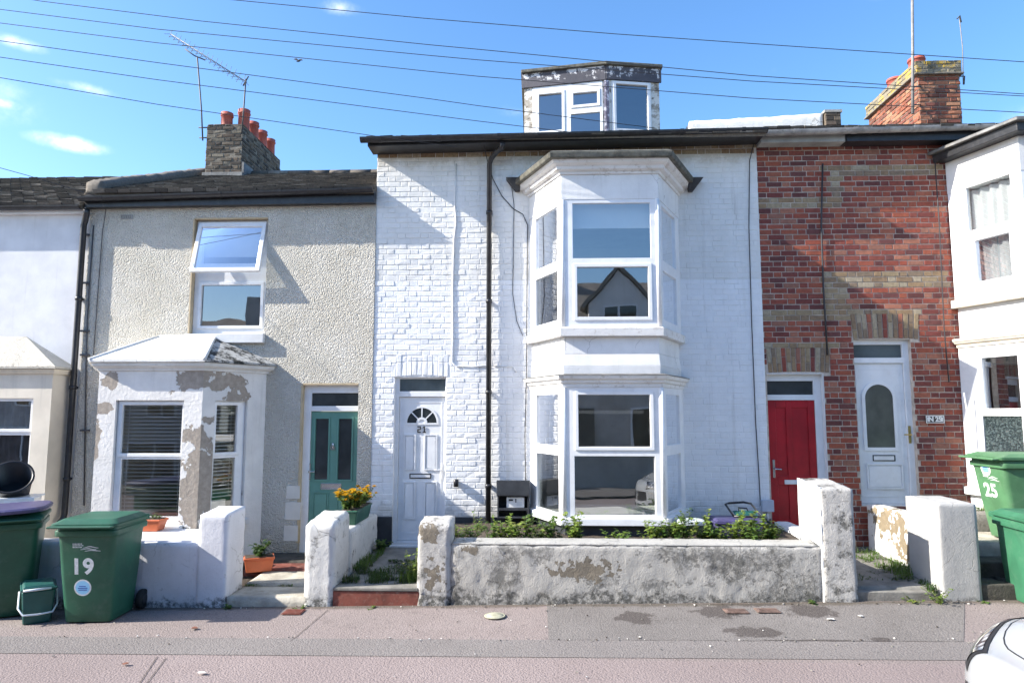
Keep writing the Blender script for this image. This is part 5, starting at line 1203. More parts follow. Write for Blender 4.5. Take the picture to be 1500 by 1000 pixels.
# ================================================================== bins, boxes and pots
def make_bin(name, label, body, print_=None, lidmat=None, tall=1.0):
    t = thing(name, label, 'wheelie bin')
    mb = MB(); b0, b1, d0, d1, h = .225, .285, .24, .35, .93*tall
    N = 8; rings = []
    def rr(w, d, y, z, r=.06):
        pts = []
        for sx, sy, a0 in ((1, -1, -90), (1, 1, 0), (-1, 1, 90), (-1, -1, 180)):
            for k in range(5): a = R(a0+22.5*k); pts.append((sx*(w-r)+r*math.cos(a), y+sy*(d-r)+r*math.sin(a), z))
        return pts
    st = [(b0, d0, .04, .02), (b0+.008, d0+.008, .035, .10), (b0+.03, d0+.05, .02, .5*h), (b1-.012, d1-.035, 0, h-.12), (b1-.008, d1-.03, 0, h-.09), (b1+.018, d1-.005, 0, h-.085), (b1+.018, d1-.005, 0, h-.03), (b1+.006, d1-.02, 0, h-.028), (b1+.006, d1-.02, 0, h)]
    vs = [[mb.bm.verts.new(p) for p in rr(*s)] for s in st]
    for a, b in zip(vs, vs[1:]):
        for i in range(20): f = mb.bm.faces.new((a[i], a[(i+1) % 20], b[(i+1) % 20], b[i])); f.smooth = True
    mb.bm.faces.new(vs[0][::-1]); mb.bm.faces.new(vs[-1])
    bd = mb.build('body', body, t, bevel=.004)
    mb = MB(); r0, r1, r2 = rr(b1+.03, d1+.0, -.03, h+.002), rr(b1+.034, d1+.005, -.035, h+.035), rr(b1-.03, d1-.07, -.01, h+.075)
    mb.prism(r0, r1, caps=True); mb.prism([(x, y, z+.001) for x, y, z in r1], r2)
    mb.box(-b1-.02, b1+.02, -d1-.10, -d1-.03, h+.006, h+.026)
    mb.build('lid', lidmat or body, t, bevel=.008)
    mb = MB(); mb.tube([(-b1+.02, d1+.05, h+.01), (b1-.02, d1+.05, h+.01)], .018, 10)
    for x in (-b1+.03, 0, b1-.03): mb.box(x-.02, x+.02, d1-.05, d1+.06, h-.03, h+.02)
    mb.build('handle', body, t, bevel=.005)
    for sx in (-1, 1):
        mb = MB(); mb.lathe([(.03, -.03), (.095, -.028), (.10, -.015), (.10, .015), (.095, .028), (.03, .03)], (sx*(b0+.05), d0+.09, .10), 20, axis='X'); w = mb.build('wheel', 'rubber', t)
        mb = MB(); mb.lathe([(.055, -.034), (.05, .034)], (sx*(b0+.05), d0+.09, .10), 16, axis='X'); mb.build('hub', 'black_plastic', w)
    t['front'] = 0
    return t, h
def on_front(parent, h, make):
    "local plane of the sloping front face: returns matrix placing (x, z) prints a hair off the face"
    s = math.atan2(.085+.02, .9*h)          # the front leans outward going up
    def mt(x, z):
        y = -(.20+(z-.02)/(h-.14)*(.315-.20))-.004
        return Matrix.Translation((x, y, z)) @ Matrix.Rotation(math.atan2(.115, h-.14), 4, 'X') @ FACE
    return mt
def disc(mb, r, n=28, z=0.0, mi=0, sy=1.0):
    mb.bm.faces.new([mb.bm.verts.new((r*math.cos(2*math.pi*k/n), r*sy*math.sin(2*math.pi*k/n), z)) for k in range(n)]).material_index = mi
def prints(t, h, num, order, size=.21, scale=1.0):
    mt = on_front(t, h, None)
    text_mesh('number_text', num, 'bin_print', t, size, mt(*order['num']), .0015, .007, 1.08)
    mb = MB(); mb.lathe([(.082, -.001), (.082, .0012)], (0, 0, 0), 32, mi=0); disc(mb, .068, 28, .0018, 1)
    for k, (x0, x1, y) in enumerate(((-.035, .03, .014), (-.045, .045, -.004), (-.04, .042, -.022))): mb.box(x0, x1, y-.005, y+.004, .0022, .0026, 2)
    o = mb.build('sticker', ['bin_print', 'sticker_blue', 'sticker_ink'], None); o.parent = t; o.matrix_local = mt(*order['st'])
    mb = MB()
    for k, (x0, x1, y) in enumerate(((-.12, -.03, .045), (-.12, -.015, .028), (-.12, -.03, .011))):
        x = x0
        while x < x1: w = .006+.006*((k*7+int(x*900)) % 3); mb.box(x, min(x+w, x1), y-.004, y+.004, 0, .0012); x += w+.003
    for k, (amp, y) in enumerate(((.014, -.012), (.02, .004), (.010, -.026))):
        x0, L = -.045+.02*k, .15
        for i in range(14):
            a, b = i/14, (i+1)/14; ya, yb = [y+amp*math.sin(math.pi*q*1.0)**2*(1-q*.6) for q in (a, b)]; w = .004*(1-abs(a-.5))
            mb.quad([(x0+L*a, ya-w, .001), (x0+L*b, yb-w, .001), (x0+L*b, yb+w, .001), (x0+L*a, ya+w, .001)])
    o = mb.build('emblem', 'bin_print', None); o.parent = t; o.matrix_local = mt(*order['em'])
def place_bin(t, pl, pr, z, half=.225, front=.20):
    a, b = G(*pl, z), G(*pr, z); d = Vector((b[0]-a[0], b[1]-a[1])); ang = math.atan2(d.y, d.x); d.normalize()
    c = Vector(a)+d*half+Vector((-d.y, d.x))*front; t.location = (c.x, c.y, z); t.rotation_euler.z = ang; return c, ang
bin19, h = make_bin('wheelie_bin', 'dark green wheelie bin numbered 19 with a round blue sticker', 'bin_green', tall=1.02)
prints(bin19, h, '19', dict(num=(-.03, .56), st=(-.03, .36), em=(.0, .745)))
x19, y19 = G(89, 913, gz(-4.7, -2.55)); bin19.location = (x19+.235*math.cos(R(3))+.0, y19+.21, gz(-4.5, -2.4)); bin19.rotation_euler.z = R(5)
binL, h = make_bin('wheelie_bin', 'green wheelie bin with a purple box lid on top at the left edge', 'bin_green', tall=1.06)
binL.location = (FX(68, 850, -2.30)-.50, -2.18, gz(-5.3, -2.2)); binL.rotation_euler.z = R(30)
bin25, h = make_bin('wheelie_bin', 'faded green wheelie bin numbered 25 standing on the raised slab by the white bay', 'faded_bin_green', tall=.98)
prints(bin25, h, '25', dict(num=(-.01, .55), st=(-.02, .80), em=(.03, .70)))
place_bin(bin25, (1449, 785), (1494, 797), .60)
binR, h = make_bin('wheelie_bin', 'bright green wheelie bin on the pavement at the right edge, white print on its front', 'bright_bin_green', tall=.91)
mt = on_front(binR, h, None); 
mb = MB()
for k, (x0, x1, y) in enumerate(((-.15, -.02, .05), (-.15, .03, .03), (-.06, .10, -.01), (-.10, .12, -.03))):
    x = x0
    while x < x1: w = .008+.007*((k*5+int(x*700)) % 3); mb.box(x, min(x+w, x1), y-.006, y+.006, 0, .0012); x += w+.004
o = mb.build('emblem', 'bin_print', None); o.parent = binR; o.matrix_local = mt(-.02, .74)
binR.location = (5.14, -2.05, gz(4.9, -2.1)); binR.rotation_euler.z = R(-4)
# purple lid lying on the left bin
def lid_thing(name, label, mat, loc, w, d, rot=0, tilt=(0, 0)):
    mb = MB(); n = 32
    ring = lambda s, z: [((abs(math.cos(a))**.5*math.copysign(1, math.cos(a)))*w*s, (abs(math.sin(a))**.5*math.copysign(1, math.sin(a)))*d*s, z) for a in [2*math.pi*k/n for k in range(n)]]
    for (s0, z0), (s1, z1) in (((1.0, -.03), (1.02, 0)), ((1.02, .0005), (.96, .018)), ((.96, .0185), (.6, .03))): mb.prism(ring(s0, z0), ring(s1, z1))
    o = mb.build(name, mat, None, bevel=.004); o.location = loc; o.rotation_euler = (tilt[0], tilt[1], rot); return tag(o, label, 'box lid')
zl = binL.location.z+.93*1.06+.10
lid_thing('box_lid', 'purple recycling box lid resting on the green bin at the left edge', 'purple_plastic', (binL.location.x-.02, binL.location.y-.02, zl), .36, .44, R(30), (R(-1), R(-2)))
# food caddy between the bins
cad = thing('food_caddy', 'small teal kitchen waste caddy with a pale carrying handle between the green bins', 'food caddy')
cx, cy = FX(55, 880, -2.42), -2.42
mb = MB(); q = lambda w, d, z: [(-w, -d, z), (w, -d, z), (w, d, z), (-w, d, z)]
mb.prism(q(.115, .16, .005), q(.14, .19, .33)); mb.build('body', 'teal_plastic', cad, bevel=.02, seg=3)
mb = MB(); mb.prism(q(.152, .205, .332), q(.152, .205, .352)); mb.prism(q(.14, .19, .3525), q(.12, .16, .375)); mb.build('lid', 'teal_plastic', cad, bevel=.008)
mb = MB(); mb.tube([(-.155, 0, .30), (-.16, -.15, .17), (-.12, -.235, .12), (.0, -.25, .115), (.12, -.235, .12), (.16, -.15, .17), (.155, 0, .30)], .009, 8); mb.tube([(-.13, -.215, .345), (.10, -.215, .345)], .012, 8); mb.build('handle', 'clear_plastic', cad)
cad.location = (cx, cy, gz(cx, cy)); cad.rotation_euler.z = R(38)
# crates and the tipped black tub
def crate(loc, label, rot):
    t = thing('storage_crate', label, 'crate', loc); mb = MB(); p = lambda w, d, z: [(-w, -d, z), (w, -d, z), (w, d, z), (-w, d, z)]
    mb.prism(p(.22, .17, .0), p(.25, .20, .27), caps=True); mb.build('body', 'white_plastic', t, bevel=.02)
    mb = MB(); mb.slab((-.27, -.215), (.27, -.215), .235, .275, [], 0, -.014); mb.prism(p(.27, .22, .271), p(.27, .22, .29)); 
    for x in (-.17, -.06, .06, .17): mb.box(x-.012, x+.012, -.213, -.19, .02, .234)
    mb.build('rim', 'clear_plastic', t, bevel=.004); t.rotation_euler.z = rot; return t
cx, cy = FX(18, 735, -1.25), -1.25; zc = FZ(18, 726, -1.25)
crate((cx, cy, .08), 'lowest white plastic crate in the stack behind the purple lidded bin', R(20))
crate((cx+.02, cy, .375), 'middle white plastic crate in the stack behind the purple lidded bin', R(26))
crate((cx, cy+.01, zc-.295), 'top white plastic crate of the stack, just under the black tub', R(22)) if zc-.295 > .66 else None
tub = thing('black_tub', 'tipped black plastic garden tub lying on the white crates', 'tub', (cx-.02, cy, zc+.16))
mb = MB(); mb.lathe([(.16, -.26), (.215, .10), (.23, .10), (.23, .12), (.205, .12), (.15, -.24)], (0, 0, 0), 28, cap1=True); mb.build('body', 'black_plastic', tub); tub.rotation_euler = (R(52), R(8), R(25))
tub.location = (cx-.0, cy-.05, zc+.20)
# meter box
mtr = thing('meter_box', 'open black electricity meter box on the white brick wall beside the downpipe', 'meter box')
a, b = F(728.5, 705, -.2), F(775, 759, -.2); xm = a[0]
mb = MB(); w = b[0]-a[0]; mb.slab((a[0], -.2), (b[0], -.2), b[1], a[1], [(.02, w-.02, b[1]+.13, FZ(750, 727, -.2)), (.02, w-.02, b[1]+.02, b[1]+.10)], 0, -.195); mb.box(a[0]+.0, b[0]-.0, -.008, -.003, b[1], a[1]); mb.build('case', 'charcoal_paint', mtr, bevel=.006)
mb = MB(); mb.box(a[0]-.01, b[0]+.01, -.225, -.2005, FZ(750, 727, -.2)+.01, a[1]+.02); mb.build('flap', 'charcoal_paint', mtr, bevel=.008)
mb = MB(); a2, b2 = F(742, 728, -.17), F(768, 743, -.17); mb.box(a2[0], b2[0], -.17, -.05, b2[1], a2[1], 0); mb.box(a2[0]+.03, a2[0]+.085, -.1725, -.1705, a2[1]-.045, a2[1]-.025, 1)
for q in (0, 1): mb.box(a2[0]+.115, a2[0]+.13, -.1725, -.1705, a2[1]-.04-.025*q, a2[1]-.02-.025*q, 1)
for q in range(3): mb.box(b2[0]-.10, b2[0]-.03, -.172, -.1705, b2[1]+.03+.016*q, b2[1]+.036+.016*q, 2)
mb.build('meter', ['white_plastic', 'ink_black', 'grey_plastic'], mtr, bevel=.003)
mb = MB(); mb.tube([(b[0]-.03, -.12, b[1]+.01), (b[0]-.04, -.15, b[1]-.10), (b[0]+.10, -.2, b[1]-.13), (b[0]+.22, -.5, b[1]-.15)], .008, 6); mb.build('cable', 'white_wire', mtr)
# wall lamp
x, z = F(668, 707, -.05); lamp = thing('wall_lamp', 'small black cylinder wall lamp between the white door and the downpipe', 'wall lamp')
mb = MB(); mb.lathe([(.030, -.05), (.034, -.048), (.034, .048), (.030, .05)], (x, -.055, z), 16); mb.build('shade', 'black_plastic', lamp)
mb = MB(); mb.box(x-.02, x+.02, -.03, -.008, z-.03, z+.03); mb.build('bracket', 'black_plastic', lamp)
# purple box and propped black lid in the bed
zb = .50
rb = thing('recycling_box', 'purple topped recycling box half hidden in weeds below the white wall', 'recycling box')
cx, cy = FX(1078, 760, -.75), -.75; zt = FZ(1078, 761, -.75)
mb = MB(); q = lambda w, d, z: [(cx-w, cy-d, z), (cx+w, cy-d, z), (cx+w, cy+d, z), (cx-w, cy+d, z)]
mb.prism(q(.25, .18, zt-.20), q(.29, .21, zt-.03)); mb.build('body', 'purple_plastic', rb, bevel=.03)
mb = MB(); mb.prism(q(.31, .22, zt-.028), q(.315, .225, zt+.0)); mb.prism(q(.295, .205, zt+.0005), q(.27, .18, zt+.03)); mb.build('lid', 'purple_plastic', rb, bevel=.012)
tr = thing('black_tray', 'open black rimmed teal tray propped on the purple recycling box', 'tray', (FX(1086, 750, -.62), -.66, zt+.042)); tr.scale = (.78, .78, .85)
mb = MB(); p = lambda w, d, z: [(-w, -d, z), (w, -d, z), (w, d, z), (-w, d, z)]
mb.hexa([(-.13, -.11, .004), (.22, -.11, .004), (.22, -.09, .004), (-.13, -.09, .004), (-.17, -.05, .07), (.16, -.05, .07), (.16, -.03, .07), (-.17, -.03, .07)]); mb.build('base', 'teal_plastic', tr)
mb = MB(); mb.tube([(-.17, -.13, .0), (.26, -.13, .0), (.13, -.02, .17), (.03, .02, .185), (-.20, .02, .17), (-.27, -.02, .16), (-.17, -.13, 0)], .016, 8); mb.tube([(-.06, -.05, .05), (-.07, -.03, .11), (.06, -.03, .105), (.08, -.05, .05)], .012, 8); mb.build('rim', 'black_plastic', tr)
lid_thing('box_lid', 'faded blue green lid lying in the weeds left of the purple box', 'clear_plastic', (FX(1012, 760, -.9), -.9, FZ(1012, 763, -.9)), .16, .14)

# ================================================================== plants
def leaf(mb, p, d, up, L, w, mi=0, fold=.25):
    d = d.normalized(); s = d.cross(up); s = s.normalized() if s.length > 1e-4 else d.orthogonal().normalized(); u = s.cross(d)
    b, m, t = p, p+d*L*.5+u*L*.06, p+d*L-u*L*.12
    l, r = p+d*L*.45+s*w+u*w*fold, p+d*L*.45-s*w+u*w*fold
    vs = [mb.bm.verts.new(v) for v in (b, l, t, r, m)]
    for i, j in ((0, 1), (1, 2), (2, 3), (3, 0)):
        f = mb.bm.faces.new((vs[i], vs[j], vs[4])); f.material_index = mi
def weed(name, label, cat, loc, h=.3, stems=6, spread=.18, L=.05, w=.018, group=None, mat='leaf', dens=12, seed=0, droop=.2, flower=None, lean=(0, 0)):
    rnd = random.Random(seed*13+5); t = thing(name, label, cat, loc, group); sm, lm = MB(), MB()
    for i in range(stems):
        a = rnd.uniform(0, 2*math.pi); sp = spread*rnd.random()**.6; hh = h*rnd.uniform(.55, 1.0)
        base = Vector((rnd.uniform(-.03, .03), rnd.uniform(-.03, .03), -.02)); pts = [base]
        for k in range(1, 5):
            q = k/4; pts.append(base+Vector((math.cos(a)*sp*q**1.3+rnd.uniform(-.012, .012)+lean[0]*q, math.sin(a)*sp*q**1.3+rnd.uniform(-.012, .012)+lean[1]*q, hh*q-droop*sp*q*q)))
        sm.tube(pts, [.004, .0035, .003, .0025, .0015], 5)
        for k in range(dens):
            q = rnd.uniform(.15, 1.0)*4; j = min(int(q), 3); p = pts[j].lerp(pts[j+1], q-j); b = rnd.uniform(0, 2*math.pi)
            d = Vector((math.cos(b), math.sin(b), rnd.uniform(-.2, .7))); s = rnd.uniform(.55, 1.15)
            leaf(lm, p, d, Vector((0, 0, 1)), L*s, w*s)
        if flower:
            for k in range(rnd.randint(1, 2)):
                p = pts[-1]+Vector((rnd.uniform(-.02, .02), rnd.uniform(-.02, .02), rnd.uniform(0, .02))); fm = MB()
                for m in range(9):
                    b = 2*math.pi*m/9; leaf(fm, p, Vector((math.cos(b), math.sin(b), .45)), Vector((0, 0, 1)), .042, .017)
                for m in range(6):
                    b = 2*math.pi*m/6+.4; leaf(fm, p+Vector((0, 0, .008)), Vector((math.cos(b), math.sin(b), 1.0)), Vector((0, 0, 1)), .030, .014)
                fm.build('flower', flower, t, recalc=False)
    sm.build('stem', 'stem', t, recalc=False); lm.build('foliage', mat, t, recalc=False)
    return t
wg = 'weeds growing in the bed behind the long grey wall'
rnd = random.Random(11)
spots_ = [(672, 785, .12), (690, 786, .15), (705, 784, .17), (722, 786, .16), (738, 785, .2), (756, 786, .26), (775, 784, .22), (795, 786, .15), (812, 786, .17), (838, 785, .30), (852, 786, .26), (872, 786, .12), (900, 786, .10), (918, 787, .13), (938, 786, .19), (955, 786, .17), (972, 786, .14),
          (990, 784, .24), (1004, 785, .28), (1016, 786, .24), (1030, 786, .24), (1044, 787, .16), (1056, 786, .18), (1070, 787, .14), (1082, 786, .2), (1094, 786, .22), (1106, 786, .24), (1118, 786, .22), (1128, 787, .14)]
for i, (px, py, hh) in enumerate(spots_):
    y = rnd.uniform(-1.62, -1.45); x = FX(px, py, y)
    tall = hh >= .28; hh *= 1.0 if tall else rnd.uniform(.5, 1.3)
    if i in (2, 11, 14, 19, 23): continue
    weed('weed', 'taller bushy green weed at the left foot of the bay window' if (tall and px < 900) else ('tall leafy weed beside the purple recycling box' if tall else 'low leafy green weed in the bed behind the long grey wall'), 'weed',
         (x, y, .555), hh*1.15+.17, 11 if hh > .15 else 9, .15 if hh > .15 else .13, .062, .025, wg, ['light_leaf', 'leaf', 'light_leaf', 'leaf', 'light_leaf'][i % 5], 24 if hh > .15 else 18, i)
for i, (px, y, hh) in enumerate(((700, -.5, .42), (1008, -1.0, .5))):
    weed('weed', ('thin tall weed in front of the black downpipe', 'tall thin weed with seed heads right of the bay window')[i], 'weed', (FX(px, 780, y), y, .5), hh, 5, .16, .05, .02, None, 'light_leaf', 12, 50+i)
weed('weed', 'small weed hanging over the cap of the long grey wall', 'weed', (FX(913, 790, -1.8), -1.80, zt21+.015), .05, 5, .08, .04, .016, None, 'leaf', 10, 61, 1.0)
eg = 'weeds along the foot of the walls'
edge = [((1375, 868), -2.0, .22, 9, 'bushy pale weed at the foot of the square grey pier'), ((1335, 873), -2.0, .09, 5, 'small weed on the pavement before the red door path'), ((1192, 872), -1.99, .07, 5, 'little weed tuft at the foot of the tall pier'),
        ((333, 884), -2.0, .07, 6, 'weed sprig at the foot of the smooth white pier'), ((440, 873), -1.98, .06, 5, 'small weed left of the cracked white pier'), ((548, 887), -2.02, .04, 4, 'tiny weed before the red path step'), ((1440, 880), -2.0, .05, 4, 'tiny weed right of the square grey pier')]
for i, ((px, py), y, hh, n, lb) in enumerate(edge):
    x = FX(px, py, y); weed('weed', lb, 'weed', (x, y, gz(x, y)), hh, n, hh*.7+.03, .035, .014, eg, 'light_leaf' if i < 2 else 'leaf', 11, 70+i)
weed('weed', 'tall flowering weed leaning on the flaking ochre pier', 'weed', (b21b[0]-.06, -1.62, .2), .46, 6, .20, .05, .018, None, 'light_leaf', 10, 90)
weed('weed', 'bushy dark weed beside the ochre pier on the weedy path', 'weed', (b21b[0]-.12, -1.55, .19), .26, 12, .18, .05, .018, None, 'dark_leaf', 16, 91)
weed('weed', 'bushy green weed at the far end of the path by the black plinth', 'weed', (-2.02, -.30, .26), .20, 12, .14, .05, .02, None, 'leaf', 16, 92)
# overgrown path: nobody could count these blades
def grass_patch(name, areas, mats, n, seed=0):
    rnd = random.Random(seed); mb = MB()
    for (x0, x1, y0, y1, z, h, k, mi) in areas:
        for i in range(int(n*k)):
            x, y = rnd.uniform(x0, x1), rnd.uniform(y0, y1)
            if noise.noise((x*5, y*5, seed)) < -.12: continue
            a = rnd.uniform(0, 6.283); hh = h*rnd.uniform(.4, 1.1); p = Vector((x, y, z))
            if rnd.random() < .45: leaf(mb, p+Vector((0, 0, hh*.4)), Vector((math.cos(a), math.sin(a), rnd.uniform(0, .8))), Vector((0, 0, 1)), rnd.uniform(.02, .045), .012, mi)
            else:
                d = Vector((math.cos(a), math.sin(a), 0))*hh*.4; s = Vector((-math.sin(a), math.cos(a), 0))*.004
                q = [mb.bm.verts.new(v) for v in (p-s, p+s, p+d*.4+Vector((0, 0, hh*.7))+s*.6, p+d*.4+Vector((0, 0, hh*.7))-s*.6, p+d+Vector((0, 0, hh)))]
                mb.bm.faces.new(q[:4]).material_index = mi; mb.bm.faces.new((q[3], q[2], q[4])).material_index = mi
    return tag(mb.build(name, mats, None, recalc=False), kind='stuff')
grass_patch('grass', [(-2.12, b21b[0]+.02, -1.78, -1.35, .20, .11, 1.6, 0), (-2.12, b21b[0], -1.35, -1.05, .23, .06, .5, 0), (-1.5, b21b[0]+.04, -1.75, -1.1, .21, .15, .8, 1), (-2.13, -1.95, -1.3, -.3, .24, .10, .5, 1),
                      (-1.8, -1.4, -.95, -.85, .25, .04, .2, 0), (3.34, 4.28, -1.62, -1.2, .23, .05, .35, 0), (3.9, 4.29, -1.6, -.25, .25, .12, 1.2, 1), (4.05, 4.30, -1.93, -1.5, .2, .10, .5, 0),
                      (-2.9, -2.42, -.7, -.15, .17, .06, .3, 0), (b19[1]+.02, -2.4, -1.52, -1.47, .1, .03, .15, 1), (5.3, 5.9, -.25, -.08, .8, .08, .3, 1)], ['dark_leaf', 'leaf'], 1100, 3)
# marigold trough on the dividing wall
zd = FZ(540, 757, -.4)
tr = thing('flower_trough', 'dark green plastic trough of marigolds on the white dividing wall', 'flower trough', (-2.245, -.72, zd))
mb = MB(); p = lambda w, d, z: [(-w, -d, z), (w, -d, z), (w, d, z), (-w, d, z)]; mb.prism(p(.075, .33, .0), p(.10, .37, .155)); mb.prism(p(.11, .385, .1555), p(.11, .385, .175)); mb.build('trough', 'bin_green', tr, bevel=.012)
mb = MB(); mb.prism(p(.095, .36, .1755), p(.09, .35, .182)); mb.build('compost', 'soil', tr)
for i in range(4):
    weed('marigold_plant', 'marigold plant with orange and yellow flowers in the dark green trough', 'flowers', (-2.26+(.03 if i % 2 else -.03), -1.0+i*.19, zd+.17), .27, 16, .19, .055, .016, 'marigolds in the green trough', 'light_leaf' if i % 2 else 'leaf', 24, 100+i, .3, 'marigold')
def trough(label, loc, w, d, h, rot):
    t = thing('plant_trough', label, 'plant trough', loc); p = lambda a, b, z: [(-a, -b, z), (a, -b, z), (a, b, z), (-a, b, z)]
    mb = MB(); mb.prism(p(w*.84, d*.82, 0), p(w*.97, d*.96, h-.03)); mb.prism(p(w*1.03, d*1.05, h-.0295), p(w*1.04, d*1.06, h)); mb.build('trough', 'orange_plastic', t, bevel=.008)
    mb = MB(); mb.prism(p(w*.93, d*.92, h+.0005), p(w*.9, d*.9, h+.006)); mb.build('compost', 'soil', t); t.rotation_euler.z = rot; return t
x, z = F(209, 777, -1.08); trough('orange plastic trough of small plants on the ledge under the blinds', (x, -1.0, .625), .21, .10, .14, R(0))
for i in range(3): weed('pansy_plant', 'small leafy plant in the orange trough on the ledge', 'plant', (x-.12+.11*i, -1.0, .76), .09, 7, .08, .04, .018, 'plants in the ledge trough', 'leaf', 10, 120+i)
x, z = F(378, 829, -1.0); trough('orange trough of a bushy plant on the path beside the white pier', (x, -.98, .155), .17, .11, .17, R(24))
weed('bushy_plant', 'bushy green plant in the orange trough beside the white pier', 'plant', (x, -.98, .32), .22, 14, .17, .06, .03, None, 'dark_leaf', 14, 130)

# ================================================================== street ironwork and litter
def cover(label, px, py, rx, ry, round_, mat, name):
    x, y = G(px, py, .03); z = gz(x, y)+.0085; mb = MB()
    if round_: mb.lathe([(rx, 0), (rx, .008), (rx-.012, .010), (rx-.016, .004), (rx-.02, .010), (.03, .012)], (x, y, z), 28); mb.box(x-.03, x+.03, y-.008, y+.008, z+.0122, z+.016)
    else:
        mb.box(x-rx, x+rx, y-ry, y+ry, z, z+.004); mb.box(x-rx+.012, x+rx-.012, y-ry+.012, y+ry-.012, z+.0042, z+.009)
        for k in range(4): mb.box(x-rx+.03, x+rx-.03, y-ry+.03+k*(2*ry-.06)/4, y-ry+.04+k*(2*ry-.06)/4, z+.0092, z+.0125)
    return tag(mb.build(name, mat, None), label, 'cover')
cover('round pale stopcock cover in the pink pavement', 725, 902.5, .105, .105, True, 'stone_cover', 'stopcock_cover')
cover('left one of two rusty iron covers in the dark pavement patch', 1078, 901, .115, .075, False, 'rust_iron', 'utility_cover')
cover('right one of two rusty iron covers in the dark pavement patch', 1124, 901, .115, .075, False, 'rust_iron', 'utility_cover')
cover('square brown cover in the pavement before the cracked pier', 430, 893, .10, .09, False, 'tile_step', 'utility_cover')
def scrap(label, px, py, s, mat, name, seed, cat):
    rnd = random.Random(seed); x, y = G(px, py, .02); z = gz(x, y)+.013; mb = MB(); n = 7
    r0 = [(x+s*math.cos(6.283*k/n)*rnd.uniform(.6, 1.2), y+s*.7*math.sin(6.283*k/n)*rnd.uniform(.6, 1.2), z+rnd.uniform(0, .008)) for k in range(n)]
    mb.prism(r0, [(a, b, c+.003) for a, b, c in r0]); return tag(mb.build(name, mat, None), label, cat)
scrap('white paper scrap on the grey pavement patch', 1217, 914, .045, 'litter', 'paper_scrap', 1, 'litter')
scrap('smaller white scrap near the middle of the grey pavement patch', 1261, 911, .028, 'litter', 'paper_scrap', 2, 'litter')
scrap('brown dead leaf on the pink pavement beside the bin shadow', 285, 918, .045, 'dead_leaf', 'dead_leaf', 4, 'leaf')
scrap('brown dead leaf lying on the pink road', 183, 971, .03, 'dead_leaf', 'dead_leaf', 5, 'leaf')
scrap('white paper scrap on the pink road at the left', 296, 984, .035, 'litter', 'paper_scrap', 6, 'litter')
scrap('white paper scrap beside the steps at the right', 1450, 878, .06, 'litter', 'paper_scrap', 7, 'litter')
rnd = random.Random(8); mb = MB()
for i in range(260):
    x = rnd.uniform(-4.5, 5.2); y = rnd.choice([rnd.uniform(-3.9, -2.0), rnd.gauss(-2.0, .04), ys0(x)+rnd.gauss(0, .03)]); s = rnd.uniform(.004, .012); z = gz(x, y)+.009
    if y > -1.96: continue
    ring = [(x+s*math.cos(2.09*k+i)*rnd.uniform(.6, 1.2), y+s*math.sin(2.09*k+i), z) for k in range(3)]; mb.prism(ring, [(a, b, z+s*.6) for a, b, c_ in ring], rnd.choice([0, 0, 1, 2]))
tag(mb.build('gravel', ['slab_stone', 'litter', 'soil'], None), kind='stuff')

# ================================================================== wires, aerials, bird
def wire(label, pts, ys, r=.0042):
    P = []
    for (px, py), y in zip(pts, ys): P.append(P3(px, py, y))
    Q = []
    for i, (a, b) in enumerate(zip(P, P[1:])):
        for k in range(6): Q.append(a.lerp(b, k/6))
    Q.append(P[-1]); mb = MB(); mb.tube(Q, r, 6)
    return tag(mb.build('overhead_wire', 'dark_wire', None), label, 'wire', 'overhead wires')
wire('topmost overhead wire, crossing the sky to the right edge', [(200, -18), (340, 0), (620, 27), (901, 50), (1100, 64), (1500, 91), (1700, 104)], [-1.6]*7)
wire('second highest overhead wire from the left, passing the dormer roof', [(-150, -32), (60, 2), (293, 31), (630, 66), (700, 72.5), (1100, 111), (1500, 138), (1700, 151)], [-1.6]*8)
wire('third highest overhead wire, passing just below the dormer roof edge', [(-150, -8), (0, 14), (230, 43), (630, 81.6), (700, 88), (1100, 119), (1500, 141), (1700, 152)], [-1.5]*8)
wire('fourth overhead wire, crossing the tops of the dormer windows', [(-150, 12), (0, 34), (230, 63), (630, 105), (700, 112), (1100, 144), (1500, 165), (1700, 176)], [-1.4]*8)
wire('fifth overhead wire, crossing the middle of the dormer windows', [(-150, 40), (0, 60), (230, 92), (630, 145), (700, 155), (960, 188)], [-2.0, -1.8, -1.5, -1.0, -.9, -.5])
wire('sixth overhead wire, meeting the gutter below the dormer', [(-150, 66), (0, 84), (230, 117), (630, 168.6), (700, 177.5), (846, 195)], [-2.0, -1.8, -1.5, -.9, -.8, -.5])
wire('lowest overhead wire, running to the left end of the white house gutter', [(-150, 92), (0, 114), (230, 153), (560, 201), (670, 215)], [-2.0, -1.8, -1.3, -.48, -.36])
wire('short overhead wire low at the left edge, ending on the left roof', [(-150, 205), (0, 246), (40, 257), (150, 290)], [-1.5, -1.0, -.8, -.3])
